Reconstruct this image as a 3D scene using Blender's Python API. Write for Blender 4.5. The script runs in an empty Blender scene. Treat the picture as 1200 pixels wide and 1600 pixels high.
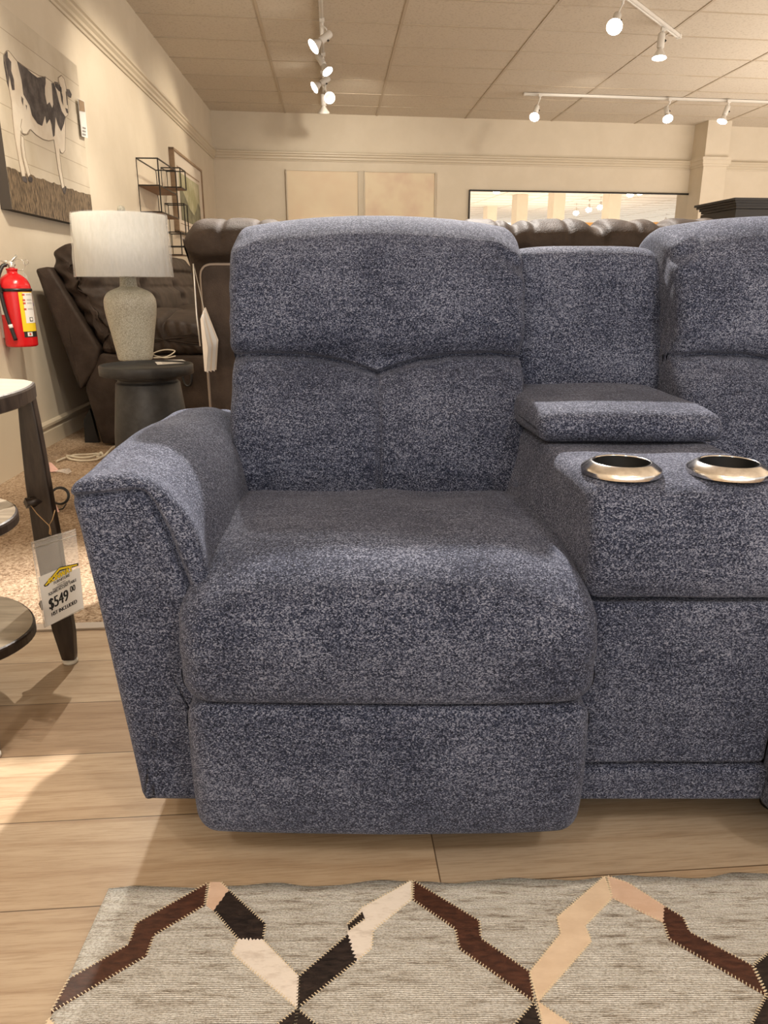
import bpy, bmesh, math, random
from mathutils import Vector, Matrix, noise
random.seed(7)
SC = bpy.context.scene
COL = SC.collection
PI = math.pi
# ------------------------------------------------------------------ camera
H = 0.88
F = 1155.0
TH = math.atan(355.0 / F)
cam = bpy.data.cameras.new('camera')
cam.sensor_fit = 'VERTICAL'
cam.sensor_height = 36.0
cam.lens = 36.0 * F / 1600.0
cam.clip_start = 0.02
camo = bpy.data.objects.new('camera', cam)
COL.objects.link(camo)
camo.location = (0, 0, H)
camo.rotation_euler = (PI / 2 - TH, 0, 0)
SC.camera = camo
SC.view_settings.view_transform = 'Standard'
SC.view_settings.look = 'None'
SC.view_settings.exposure = 0.68
SC.view_settings.gamma = 1.0
SC.view_settings.use_curve_mapping = False
# ------------------------------------------------------------------ world
w = bpy.data.worlds.new('world')
SC.world = w
w.use_nodes = True
bg = w.node_tree.nodes['Background']
bg.inputs[0].default_value = (1.0, 0.965, 0.92, 1)
bg.inputs[1].default_value = 0.9
CEIL = 3.05


def spot_light(name, loc, target, power, size=70, blend=0.6, radius=0.05, color=(1.0, 0.90, 0.76), parent=None):
    l = bpy.data.lights.new(name, 'SPOT')
    l.energy = power
    l.spot_size = math.radians(size)
    l.spot_blend = blend
    l.shadow_soft_size = radius
    l.color = color
    o = bpy.data.objects.new(name, l)
    COL.objects.link(o)
    o.location = loc
    d = Vector(target) - Vector(loc)
    o.rotation_euler = d.to_track_quat('-Z', 'Y').to_euler()
    if parent:
        o.parent = parent
    return o


def point_light(name, loc, power, radius=0.25, color=(1.0, 0.88, 0.72)):
    l = bpy.data.lights.new(name, 'POINT')
    l.energy = power
    l.shadow_soft_size = radius
    l.color = color
    o = bpy.data.objects.new(name, l)
    COL.objects.link(o)
    o.location = loc
    return o


# track lamps of the shop that hang nearer than the frame shows
spot_light('key_spot', (0.35, 3.75, 2.85), (0.1, 1.2, 0.5), 760, 62, 0.35, 0.035, (1.0, 0.93, 0.86))
spot_light('floor_spot', (-0.72, 3.6, 2.85), (-1.0, 1.15, 0.0), 190, 42, 0.4, 0.03, (1.0, 0.92, 0.80))
spot_light('picture_spot', (-0.55, 2.7, 2.85), (-1.9, 3.1, 1.75), 110, 70, 0.5, 0.04, (1.0, 0.88, 0.70))
spot_light('extinguisher_spot', (-0.7, 2.2, 2.85), (-1.85, 3.6, 0.9), 60, 50, 0.5, 0.03, (1.0, 0.88, 0.70))
spot_light('wall_spot', (-0.6, 5.2, 2.85), (-2.1, 6.2, 1.4), 60, 75, 0.7, 0.05, (1.0, 0.88, 0.70))
spot_light('back_wall_spot', (-0.3, 8.6, 2.85), (-0.3, 11.2, 1.6), 66, 95, 0.9, 0.05, (1.0, 0.90, 0.75))
spot_light('back_wall_spot', (2.2, 8.6, 2.85), (2.6, 11.4, 1.6), 36, 95, 0.9, 0.05, (1.0, 0.90, 0.75))
spot_light('sofa_spot', (-0.6, 4.9, 2.85), (-1.4, 5.3, 0.6), 70, 75, 0.6, 0.05)
spot_light('front_spot', (-1.1, -1.2, 2.85), (0.1, 1.3, 0.5), 60, 75, 0.8, 0.12, (1.0, 0.93, 0.86))
spot_light('front_spot', (1.3, -1.0, 2.85), (0.3, 1.3, 0.5), 60, 75, 0.8, 0.12, (1.0, 0.93, 0.86))



def bounce_fill(loc, sx, sy, power):
    l = bpy.data.lights.new('bounce_fill', 'AREA')
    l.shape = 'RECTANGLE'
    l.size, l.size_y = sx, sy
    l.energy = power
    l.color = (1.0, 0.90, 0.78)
    o = bpy.data.objects.new('bounce_fill', l)
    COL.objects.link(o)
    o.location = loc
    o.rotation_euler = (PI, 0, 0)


# added upward area lamps that brighten the ceiling, imitating bounce off the showroom floor
bounce_fill((6.6, 5.0, 0.35), 5.0, 9.0, 350)
bounce_fill((1.0, -2.6, 0.35), 5.0, 2.5, 230)
# ------------------------------------------------------------------ helpers


def ray(u, v):
    a = (u - 600.0) / F
    b = (800.0 - v) / F
    return (a, math.cos(TH) + b * math.sin(TH), -math.sin(TH) + b * math.cos(TH))


def at(u, v, Y=None, Z=None, X=None, n=None, p=None):
    """the point where the sight line of photo position (u, v) meets a plane"""
    a, dy, dz = ray(u, v)
    if Y is not None:
        t = Y / dy
    elif Z is not None:
        t = (Z - H) / dz
    elif X is not None:
        t = X / a
    else:
        d = Vector((a, dy, dz))
        t = (Vector(p) - Vector((0, 0, H))).dot(Vector(n)) / d.dot(Vector(n))
    return Vector((a * t, dy * t, H + dz * t))


LW_K = -0.0524
LW_P = (-1.70, 0, 0)
LW_D = Vector((LW_K, 1, 0)).normalized()
LW_N = Vector((LW_D.y, -LW_D.x, 0))
LW_R = math.atan2(LW_D.y, LW_D.x)
BW_K = math.tan(math.radians(8))
BW_P = (0, 11.05, 0)
BW_D = Vector((1, BW_K, 0)).normalized()
BW_N = Vector((BW_D.y, -BW_D.x, 0))
BW_R = math.radians(8)


def lw(u, v, off=0.0):
    return at(u, v, n=LW_N, p=Vector(LW_P) + LW_N * off)


def bw(u, v, off=0.0):
    return at(u, v, n=BW_N, p=Vector(BW_P) + BW_N * off)


def new_mat(name):
    m = bpy.data.materials.new(name)
    m.use_nodes = True
    nt = m.node_tree
    b = nt.nodes['Principled BSDF']
    return m, nt, b


def simple(name, col, rough=0.5, metal=0.0, **kw):
    m, nt, b = new_mat(name)
    b.inputs['Base Color'].default_value = (*col, 1)
    b.inputs['Roughness'].default_value = rough
    b.inputs['Metallic'].default_value = metal
    for k, v in kw.items():
        b.inputs[k.replace('_', ' ')].default_value = v
    return m


def node(nt, typ, **kw):
    n = nt.nodes.new(typ)
    for k, v in kw.items():
        if hasattr(n, k):
            setattr(n, k, v)
        else:
            n.inputs[k.replace('_', ' ')].default_value = v
    return n


def ramp(nt, stops, interp='LINEAR'):
    r = nt.nodes.new('ShaderNodeValToRGB')
    r.color_ramp.interpolation = interp
    els = r.color_ramp.elements
    while len(els) > 1:
        els.remove(els[-1])
    els[0].position = stops[0][0]
    els[0].color = (*stops[0][1], 1)
    for p, c in stops[1:]:
        e = els.new(p)
        e.color = (*c, 1)
    return r


def coords(nt, scale=(1, 1, 1), rot=(0, 0, 0), loc=(0, 0, 0), kind='Object'):
    tc = nt.nodes.new('ShaderNodeTexCoord')
    mp = nt.nodes.new('ShaderNodeMapping')
    mp.inputs['Scale'].default_value = scale
    mp.inputs['Rotation'].default_value = rot
    mp.inputs['Location'].default_value = loc
    nt.links.new(tc.outputs[kind], mp.inputs['Vector'])
    return mp.outputs['Vector']


def mix(nt, fac, a, b, mode='MIX'):
    m = nt.nodes.new('ShaderNodeMix')
    m.data_type = 'RGBA'
    m.blend_type = mode
    L = nt.links
    for sock, val in ((m.inputs[0], fac), (m.inputs[6], a), (m.inputs[7], b)):
        if hasattr(val, 'node'):
            L.new(val, sock)
        elif isinstance(val, (int, float)):
            sock.default_value = val
        else:
            sock.default_value = (*val, 1)
    return m.outputs[2]


def bump(nt, b, h, strength=0.3, dist=0.002):
    n = nt.nodes.new('ShaderNodeBump')
    n.inputs['Strength'].default_value = strength
    n.inputs['Distance'].default_value = dist
    nt.links.new(h, n.inputs['Height'])
    nt.links.new(n.outputs[0], b.inputs['Normal'])
    return n


# ------------------------------------------------------------------ materials
def mat_fabric():
    m, nt, b = new_mat('blue_heather_fabric')
    L = nt.links
    v = coords(nt, (1, 1, 1))
    # short tufts of three yarn colours, slightly longer along the weave
    v2 = coords(nt, (0.8, 1.0, 1.0))
    vo = node(nt, 'ShaderNodeTexVoronoi', Scale=720.0)
    L.new(v2, vo.inputs['Vector'])
    nz = node(nt, 'ShaderNodeTexNoise', Scale=430.0, Detail=3.0, Roughness=0.75)
    L.new(v2, nz.inputs['Vector'])
    sep = nt.nodes.new('ShaderNodeSeparateColor')
    L.new(vo.outputs['Color'], sep.inputs[0])
    ma = node(nt, 'ShaderNodeMath', operation='MULTIPLY')
    L.new(sep.outputs[0], ma.inputs[0])
    ma.inputs[1].default_value = 0.42
    mb_ = node(nt, 'ShaderNodeMath', operation='MULTIPLY_ADD')
    L.new(nz.outputs[0], mb_.inputs[0])
    mb_.inputs[1].default_value = 1.1
    L.new(ma.outputs[0], mb_.inputs[2])
    # slubs: faint streaks along the weft
    vs_ = coords(nt, (0.12, 1.0, 1.0))
    sl_ = node(nt, 'ShaderNodeTexNoise', Scale=150.0, Detail=2.0, Roughness=0.6)
    L.new(vs_, sl_.inputs['Vector'])
    mS = node(nt, 'ShaderNodeMath', operation='MULTIPLY_ADD')
    L.new(sl_.outputs[0], mS.inputs[0])
    mS.inputs[1].default_value = 0.22
    L.new(mb_.outputs[0], mS.inputs[2])
    mT = node(nt, 'ShaderNodeMath', operation='SUBTRACT')
    L.new(mS.outputs[0], mT.inputs[0])
    mT.inputs[1].default_value = 0.11
    # nap: large soft patches where the pile lies differently
    nl = node(nt, 'ShaderNodeTexNoise', Scale=6.5, Detail=2.0, Roughness=0.5)
    L.new(v, nl.inputs['Vector'])
    mc = node(nt, 'ShaderNodeMath', operation='MULTIPLY_ADD')
    L.new(nl.outputs[0], mc.inputs[0])
    mc.inputs[1].default_value = 0.28
    L.new(mT.outputs[0], mc.inputs[2])
    r = ramp(nt, [(0.58, (0.004, 0.0056, 0.0135)), (0.70, (0.0145, 0.019, 0.039)), (0.82, (0.048, 0.057, 0.095)), (1.0, (0.20, 0.217, 0.285))])
    ms = node(nt, 'ShaderNodeMath', operation='MULTIPLY')
    L.new(mc.outputs[0], ms.inputs[0])
    ms.inputs[1].default_value = 0.86
    L.new(ms.outputs[0], r.inputs[0])
    L.new(r.outputs[0], b.inputs['Base Color'])
    b.inputs['Roughness'].default_value = 0.85
    b.inputs['Specular IOR Level'].default_value = 0.15
    b.inputs['Sheen Weight'].default_value = 0.12
    b.inputs['Sheen Roughness'].default_value = 0.45
    b.inputs['Sheen Tint'].default_value = (0.75, 0.78, 0.95, 1)
    bump(nt, b, mb_.outputs[0], 0.7, 0.0018)
    return m


def mat_leather(name, c1, c2, rough=0.42):
    m, nt, b = new_mat(name)
    L = nt.links
    v = coords(nt)
    n1 = node(nt, 'ShaderNodeTexNoise', Scale=9.0, Detail=6.0, Roughness=0.65)
    L.new(v, n1.inputs['Vector'])
    r = ramp(nt, [(0.35, c1), (0.7, c2)])
    L.new(n1.outputs[0], r.inputs[0])
    L.new(r.outputs[0], b.inputs['Base Color'])
    b.inputs['Roughness'].default_value = rough
    vo = node(nt, 'ShaderNodeTexVoronoi', Scale=260.0)
    L.new(v, vo.inputs['Vector'])
    n2 = node(nt, 'ShaderNodeTexNoise', Scale=14.0, Detail=5.0, Roughness=0.6)
    L.new(v, n2.inputs['Vector'])
    a = node(nt, 'ShaderNodeMath', operation='MULTIPLY_ADD')
    L.new(n2.outputs[0], a.inputs[0])
    a.inputs[1].default_value = 6.0
    L.new(vo.outputs[0], a.inputs[2])
    b.inputs['Specular IOR Level'].default_value = 0.13
    bump(nt, b, a.outputs[0], 0.35, 0.0015)
    return m


def mat_planks():
    m, nt, b = new_mat('oak_planks')
    L = nt.links
    rot = math.radians(-4.5)
    # one butt joint of the planks is known: it shifts the pattern along the boards
    jp = at(681, 1340, Z=0.0)
    jx = jp.x * math.cos(rot) - jp.y * math.sin(rot)
    jy = jp.x * math.sin(rot) + jp.y * math.cos(rot) + 0.054
    BWD, OFS = 2.4, 0.42
    row = math.floor(jy / 0.192)
    v = coords(nt, (1, 1, 1), (0, 0, rot), (-jx - (BWD * OFS if row % 2 == 0 else 0.0), 0.054, 0))
    br = nt.nodes.new('ShaderNodeTexBrick')
    br.offset = OFS
    br.offset_frequency = 2
    br.inputs['Scale'].default_value = 1.0
    br.inputs['Mortar Size'].default_value = 0.0011
    br.inputs['Mortar Smooth'].default_value = 0.1
    br.inputs['Bias'].default_value = 0.0
    br.inputs['Brick Width'].default_value = BWD
    br.inputs['Row Height'].default_value = 0.192
    br.inputs['Color1'].default_value = (0, 0, 0, 1)
    br.inputs['Color2'].default_value = (1, 1, 1, 1)
    L.new(v, br.inputs['Vector'])
    # grain: the noise domain is shifted from plank to plank
    sc = nt.nodes.new('ShaderNodeVectorMath')
    sc.operation = 'SCALE'
    sc.inputs['Scale'].default_value = 9.0
    L.new(br.outputs['Color'], sc.inputs[0])
    ad = nt.nodes.new('ShaderNodeVectorMath')
    ad.operation = 'ADD'
    L.new(v, ad.inputs[0])
    L.new(sc.outputs[0], ad.inputs[1])
    st = nt.nodes.new('ShaderNodeVectorMath')
    st.operation = 'MULTIPLY'
    st.inputs[1].default_value = (1.0, 9.0, 1.0)
    L.new(ad.outputs[0], st.inputs[0])
    n1 = node(nt, 'ShaderNodeTexNoise', Scale=1.6, Detail=5.0, Roughness=0.6, Distortion=0.6)
    L.new(st.outputs[0], n1.inputs['Vector'])
    wv = nt.nodes.new('ShaderNodeTexWave')
    wv.bands_direction = 'Y'
    wv.inputs['Scale'].default_value = 0.55
    wv.inputs['Distortion'].default_value = 16.0
    wv.inputs['Detail'].default_value = 3.0
    wv.inputs['Detail Scale'].default_value = 0.9
    L.new(st.outputs[0], wv.inputs['Vector'])
    st2 = nt.nodes.new('ShaderNodeVectorMath')
    st2.operation = 'MULTIPLY'
    st2.inputs[1].default_value = (1.0, 22.0, 1.0)
    L.new(ad.outputs[0], st2.inputs[0])
    n2 = node(nt, 'ShaderNodeTexNoise', Scale=14.0, Detail=4.0, Roughness=0.7)
    L.new(st2.outputs[0], n2.inputs['Vector'])
    base = ramp(nt, [(0.0, (0.34, 0.235, 0.148)), (0.3, (0.47, 0.355, 0.24)), (0.5, (0.38, 0.305, 0.225)), (0.75, (0.49, 0.365, 0.24)), (1.0, (0.39, 0.31, 0.225))])
    L.new(br.outputs['Color'], base.inputs[0])
    g1 = ramp(nt, [(0.35, (0.72, 0.66, 0.6)), (0.6, (1, 1, 1))])
    L.new(n1.outputs[0], g1.inputs[0])
    c = mix(nt, 0.55, base.outputs[0], g1.outputs[0], 'MULTIPLY')
    g2 = ramp(nt, [(0.0, (0.58, 0.45, 0.34)), (0.10, (1, 1, 1))])
    L.new(wv.outputs[0], g2.inputs[0])
    c = mix(nt, 0.28, c, g2.outputs[0], 'MULTIPLY')
    g3 = ramp(nt, [(0.36, (0.6, 0.52, 0.45)), (0.55, (1, 1, 1))])
    L.new(n2.outputs[0], g3.inputs[0])
    c = mix(nt, 0.5, c, g3.outputs[0], 'MULTIPLY')
    c = mix(nt, br.outputs['Fac'], c, (0.10, 0.065, 0.04))
    L.new(c, b.inputs['Base Color'])
    b.inputs['Roughness'].default_value = 0.42
    b.inputs['Specular IOR Level'].default_value = 0.35
    iv = node(nt, 'ShaderNodeMath', operation='SUBTRACT')
    L.new(n2.outputs[0], iv.inputs[0])
    L.new(br.outputs['Fac'], iv.inputs[1])
    bump(nt, b, iv.outputs[0], 0.25, 0.001)
    return m


def mat_carpet():
    m, nt, b = new_mat('beige_carpet')
    L = nt.links
    v = coords(nt)
    n = node(nt, 'ShaderNodeTexNoise', Scale=120.0, Detail=4.0, Roughness=0.7)
    L.new(v, n.inputs['Vector'])
    n2 = node(nt, 'ShaderNodeTexNoise', Scale=6.0, Detail=3.0)
    L.new(v, n2.inputs['Vector'])
    a = node(nt, 'ShaderNodeMath', operation='MULTIPLY_ADD')
    L.new(n2.outputs[0], a.inputs[0])
    a.inputs[1].default_value = 0.15
    L.new(n.outputs[0], a.inputs[2])
    r = ramp(nt, [(0.42, (0.14, 0.085, 0.05)), (0.56, (0.40, 0.285, 0.19)), (0.74, (0.62, 0.49, 0.36))])
    L.new(a.outputs[0], r.inputs[0])
    L.new(r.outputs[0], b.inputs['Base Color'])
    b.inputs['Roughness'].default_value = 0.95
    b.inputs['Specular IOR Level'].default_value = 0.1
    bump(nt, b, n.outputs[0], 1.0, 0.008)
    return m


def mat_noise(name, c1, c2, scale, rough=0.6, stretch=(1, 1, 1), lo=0.4, hi=0.62, bs=0.0, bd=0.002, detail=4.0, **kw):
    m, nt, b = new_mat(name)
    L = nt.links
    v = coords(nt, stretch)
    n = node(nt, 'ShaderNodeTexNoise', Scale=scale, Detail=detail, Roughness=0.65)
    L.new(v, n.inputs['Vector'])
    r = ramp(nt, [(lo, c1), (hi, c2)])
    L.new(n.outputs[0], r.inputs[0])
    L.new(r.outputs[0], b.inputs['Base Color'])
    b.inputs['Roughness'].default_value = rough
    for k, val in kw.items():
        b.inputs[k.replace('_', ' ')].default_value = val
    if bs:
        bump(nt, b, n.outputs[0], bs, bd)
    return m


def mat_emit(name, col, strength):
    m, nt, b = new_mat(name)
    b.inputs['Base Color'].default_value = (*col, 1)
    b.inputs['Emission Color'].default_value = (*col, 1)
    b.inputs['Emission Strength'].default_value = strength
    return m


def mat_clear(name, tint=(1, 1, 1), alpha=0.2, rough=0.15):
    m, nt, b = new_mat(name)
    b.inputs['Base Color'].default_value = (*tint, 1)
    b.inputs['Roughness'].default_value = rough
    b.inputs['Alpha'].default_value = alpha
    b.inputs['Specular IOR Level'].default_value = 0.8
    return m


def mat_ceiling():
    m, nt, b = new_mat('fissured_tile')
    L = nt.links
    v = coords(nt, (1, 1.6, 1))
    n = node(nt, 'ShaderNodeTexNoise', Scale=46.0, Detail=3.0, Roughness=0.6)
    L.new(v, n.inputs['Vector'])
    r = ramp(nt, [(0.36, (0.53, 0.46, 0.37)), (0.44, (0.66, 0.59, 0.495)), (1.0, (0.68, 0.61, 0.51))])
    L.new(n.outputs[0], r.inputs[0])
    L.new(r.outputs[0], b.inputs['Base Color'])
    b.inputs['Roughness'].default_value = 0.9
    bump(nt, b, n.outputs[0], 0.4, 0.003)
    return m


def mat_rug():
    m, nt, b = new_mat('flatwoven_wool')
    L = nt.links
    v = coords(nt, (1.0, 6.5, 1), (0, 0, -.03))
    n = node(nt, 'ShaderNodeTexNoise', Scale=16.0, Detail=5.0, Roughness=0.75)
    L.new(v, n.inputs['Vector'])
    r = ramp(nt, [(0.28, (0.17, 0.14, 0.11)), (0.38, (0.40, 0.37, 0.33)), (0.47, (0.58, 0.57, 0.54)), (0.72, (0.72, 0.725, 0.71))])
    L.new(n.outputs[0], r.inputs[0])
    v2 = coords(nt, (1.0, 1.6, 1))
    n2 = node(nt, 'ShaderNodeTexNoise', Scale=330.0, Detail=2.0, Roughness=0.7)
    L.new(v2, n2.inputs['Vector'])
    r2 = ramp(nt, [(0.38, (0.55, 0.52, 0.48)), (0.55, (1, 1, 1))])
    L.new(n2.outputs[0], r2.inputs[0])
    c = mix(nt, 0.8, r.outputs[0], r2.outputs[0], 'MULTIPLY')
    L.new(c, b.inputs['Base Color'])
    b.inputs['Roughness'].default_value = 0.95
    b.inputs['Specular IOR Level'].default_value = 0.1
    wv = nt.nodes.new('ShaderNodeTexWave')
    wv.bands_direction = 'Y'
    wv.inputs['Scale'].default_value = 75.0
    wv.inputs['Distortion'].default_value = 1.5
    wv.inputs['Detail'].default_value = 1.0
    L.new(v2, wv.inputs['Vector'])
    a = node(nt, 'ShaderNodeMath', operation='ADD')
    L.new(wv.outputs[0], a.inputs[0])
    L.new(n2.outputs[0], a.inputs[1])
    bump(nt, b, a.outputs[0], 0.8, 0.0015)
    return m


M = {}
M['fabric'] = mat_fabric()
M['seam'] = simple('seam_shadow_cord', (0.02, 0.022, 0.035), 0.9)
M['leather_dark'] = mat_leather('dark_brown_leather', (0.028, 0.020, 0.016), (0.055, 0.040, 0.032), 0.5)
M['leather_brown'] = mat_leather('grey_brown_leather', (0.032, 0.023, 0.018), (0.070, 0.051, 0.040), 0.62)
M['leather_top'] = mat_leather('matt_brown_leather', (0.030, 0.022, 0.017), (0.062, 0.046, 0.036), 0.6)
M['leather_top'].node_tree.nodes['Principled BSDF'].inputs['Specular IOR Level'].default_value = 0.04
M['piping'] = simple('pale_piping', (0.20, 0.155, 0.12), 0.5)
M['planks'] = mat_planks()
M['carpet'] = mat_carpet()
M['wall'] = mat_noise('cream_wall_paint', (0.67, 0.59, 0.47), (0.70, 0.62, 0.50), 3.0, 0.7)
M['trim'] = simple('cream_trim_paint', (0.62, 0.54, 0.42), 0.45)
M['ceiling'] = mat_ceiling()
M['tbar'] = simple('ceiling_grid_metal', (0.50, 0.42, 0.32), 0.45)
M['metal_strip'] = simple('brushed_strip', (0.55, 0.50, 0.45), 0.35, 0.8)
M['rug'] = mat_rug()
M['hide_dark'] = mat_noise('dark_brown_cowhide', (0.035, 0.014, 0.009), (0.085, 0.034, 0.020), 60.0, 0.45, (1, 3, 1), 0.35, 0.65, 0.4, 0.0015)
M['hide_black'] = mat_noise('black_cowhide', (0.010, 0.007, 0.006), (0.035, 0.024, 0.020), 60.0, 0.4, (1, 3, 1), 0.35, 0.65, 0.4, 0.0015)
M['hide_white'] = mat_noise('white_cowhide', (0.54, 0.48, 0.43), (0.70, 0.65, 0.60), 40.0, 0.55, (1, 3, 1), 0.3, 0.5, 0.3, 0.001)
M['hide_cream'] = mat_noise('cream_cowhide', (0.58, 0.45, 0.33), (0.66, 0.53, 0.40), 20.0, 0.55, (1, 2, 1), 0.35, 0.65, 0.3, 0.001)
M['hide_pink'] = mat_noise('pale_tan_cowhide', (0.53, 0.37, 0.275), (0.61, 0.45, 0.35), 20.0, 0.55, (1, 2, 1), 0.35, 0.65, 0.3, 0.001)
M['thread'] = simple('cream_thread', (0.62, 0.53, 0.38), 0.8)
M['thread_dark'] = simple('dark_thread', (0.05, 0.035, 0.025), 0.8)
M['chrome'] = mat_noise('brushed_nickel', (0.60, 0.57, 0.53), (0.74, 0.71, 0.67), 60, 0.18, (1, 1, 1), Metallic=1.0)
M['black_plastic'] = simple('black_plastic', (0.012, 0.012, 0.013), 0.35)
M['black_metal'] = simple('black_metal', (0.02, 0.018, 0.016), 0.4, 0.5)
M['table_black'] = mat_noise('black_resin', (0.020, 0.021, 0.023), (0.035, 0.036, 0.039), 22, 0.5, bs=0.4, bd=0.003)
M['table_wood'] = mat_noise('espresso_wood', (0.022, 0.014, 0.010), (0.042, 0.028, 0.020), 12, 0.38, (6, 6, 1))
M['shelf_wood'] = mat_noise('weathered_grey_wood', (0.17, 0.135, 0.095), (0.34, 0.28, 0.205), 3.2, 0.42, (1.5, 14, 1), 0.35, 0.62, 0.1, 0.001, 6.0)
M['table_top'] = mat_noise('pale_table_top', (0.44, 0.40, 0.33), (0.50, 0.455, 0.385), 5, 0.3, (1, 8, 1))
M['shade'] = mat_noise('linen_shade', (0.58, 0.58, 0.55), (0.64, 0.64, 0.61), 120, 0.7, (1, 1, 0.3))
M['lamp_ceramic'] = None
M['red'] = simple('red_enamel', (0.62, 0.012, 0.016), 0.25)
M['yellow'] = simple('yellow_label', (0.85, 0.62, 0.02), 0.5)
M['white_paper'] = simple('white_paper', (0.80, 0.79, 0.77), 0.6)
M['grey_print'] = simple('grey_print', (0.30, 0.29, 0.28), 0.6)
M['blue_print'] = simple('blue_print', (0.03, 0.10, 0.36), 0.5)
M['red_print'] = simple('red_print', (0.55, 0.08, 0.05), 0.5)
M['ink'] = simple('black_ink', (0.012, 0.011, 0.012), 0.6)
M['silver'] = simple('cast_aluminium', (0.60, 0.58, 0.54), 0.35, 0.8)
M['twine'] = simple('tan_twine', (0.45, 0.28, 0.13), 0.9)
M['clear'] = mat_clear('clear_plastic', (0.95, 0.93, 0.9), 0.22, 0.1)
M['wrap'] = mat_clear('plastic_wrap', (.85, .87, .9), 0.26, 0.04)
M['cord_white'] = simple('ivory_cord', (0.62, 0.55, 0.43), 0.35)
M['cord_black'] = simple('black_cord', (0.015, 0.014, 0.014), 0.4)
M['pink'] = simple('pink_paper', (0.66, 0.40, 0.34), 0.7)
M['foot_clear'] = simple('pale_felt_foot', (0.62, 0.57, 0.48), 0.4)
M['lamp_white'] = simple('white_lamp_metal', (0.72, 0.69, 0.64), 0.4)
M['bulb'] = mat_emit('lit_bulb', (1.0, 0.93, 0.80), 14.0)
M['bulb_ring'] = mat_emit('lit_bulb_ring', (1.0, 0.93, 0.80), 2.2)
M['wood_tan'] = mat_noise('tan_shelf_wood', (0.24, 0.13, 0.065), (0.36, 0.21, 0.11), 8, 0.5, (8, 1, 8))
M['frame_tan'] = mat_noise('light_brown_frame', (0.28, 0.185, 0.11), (0.36, 0.25, 0.155), 8, 0.5)
M['mat_board'] = simple('white_mat_board', (0.74, 0.66, 0.56), 0.7)
M['armoire'] = simple('charcoal_paint', (0.022, 0.020, 0.021), 0.5)
M['mirror'] = simple('mirror_glass', (0.93, 0.93, 0.92), 0.012, 1.0)
M['canvas_side'] = simple('dark_canvas_side', (0.045, 0.035, 0.028), 0.7)
M['cow_white'] = mat_noise('painted_cow_white', (0.70, 0.61, 0.49), (0.80, 0.73, 0.62), 5, 0.7)
M['cow_dark'] = mat_noise('painted_cow_dark', (0.050, 0.042, 0.042), (0.13, 0.11, 0.105), 14, 0.7)
M['cow_line'] = simple('painted_outline', (0.30, 0.24, 0.18), 0.7)
M['blue_box'] = simple('blue_board', (0.05, 0.13, 0.33), 0.6)
M['fluff'] = simple('ivory_petals', (0.68, 0.62, 0.52), 0.8)
M['orange_wood'] = simple('honey_wood', (0.55, 0.30, 0.10), 0.4)


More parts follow.
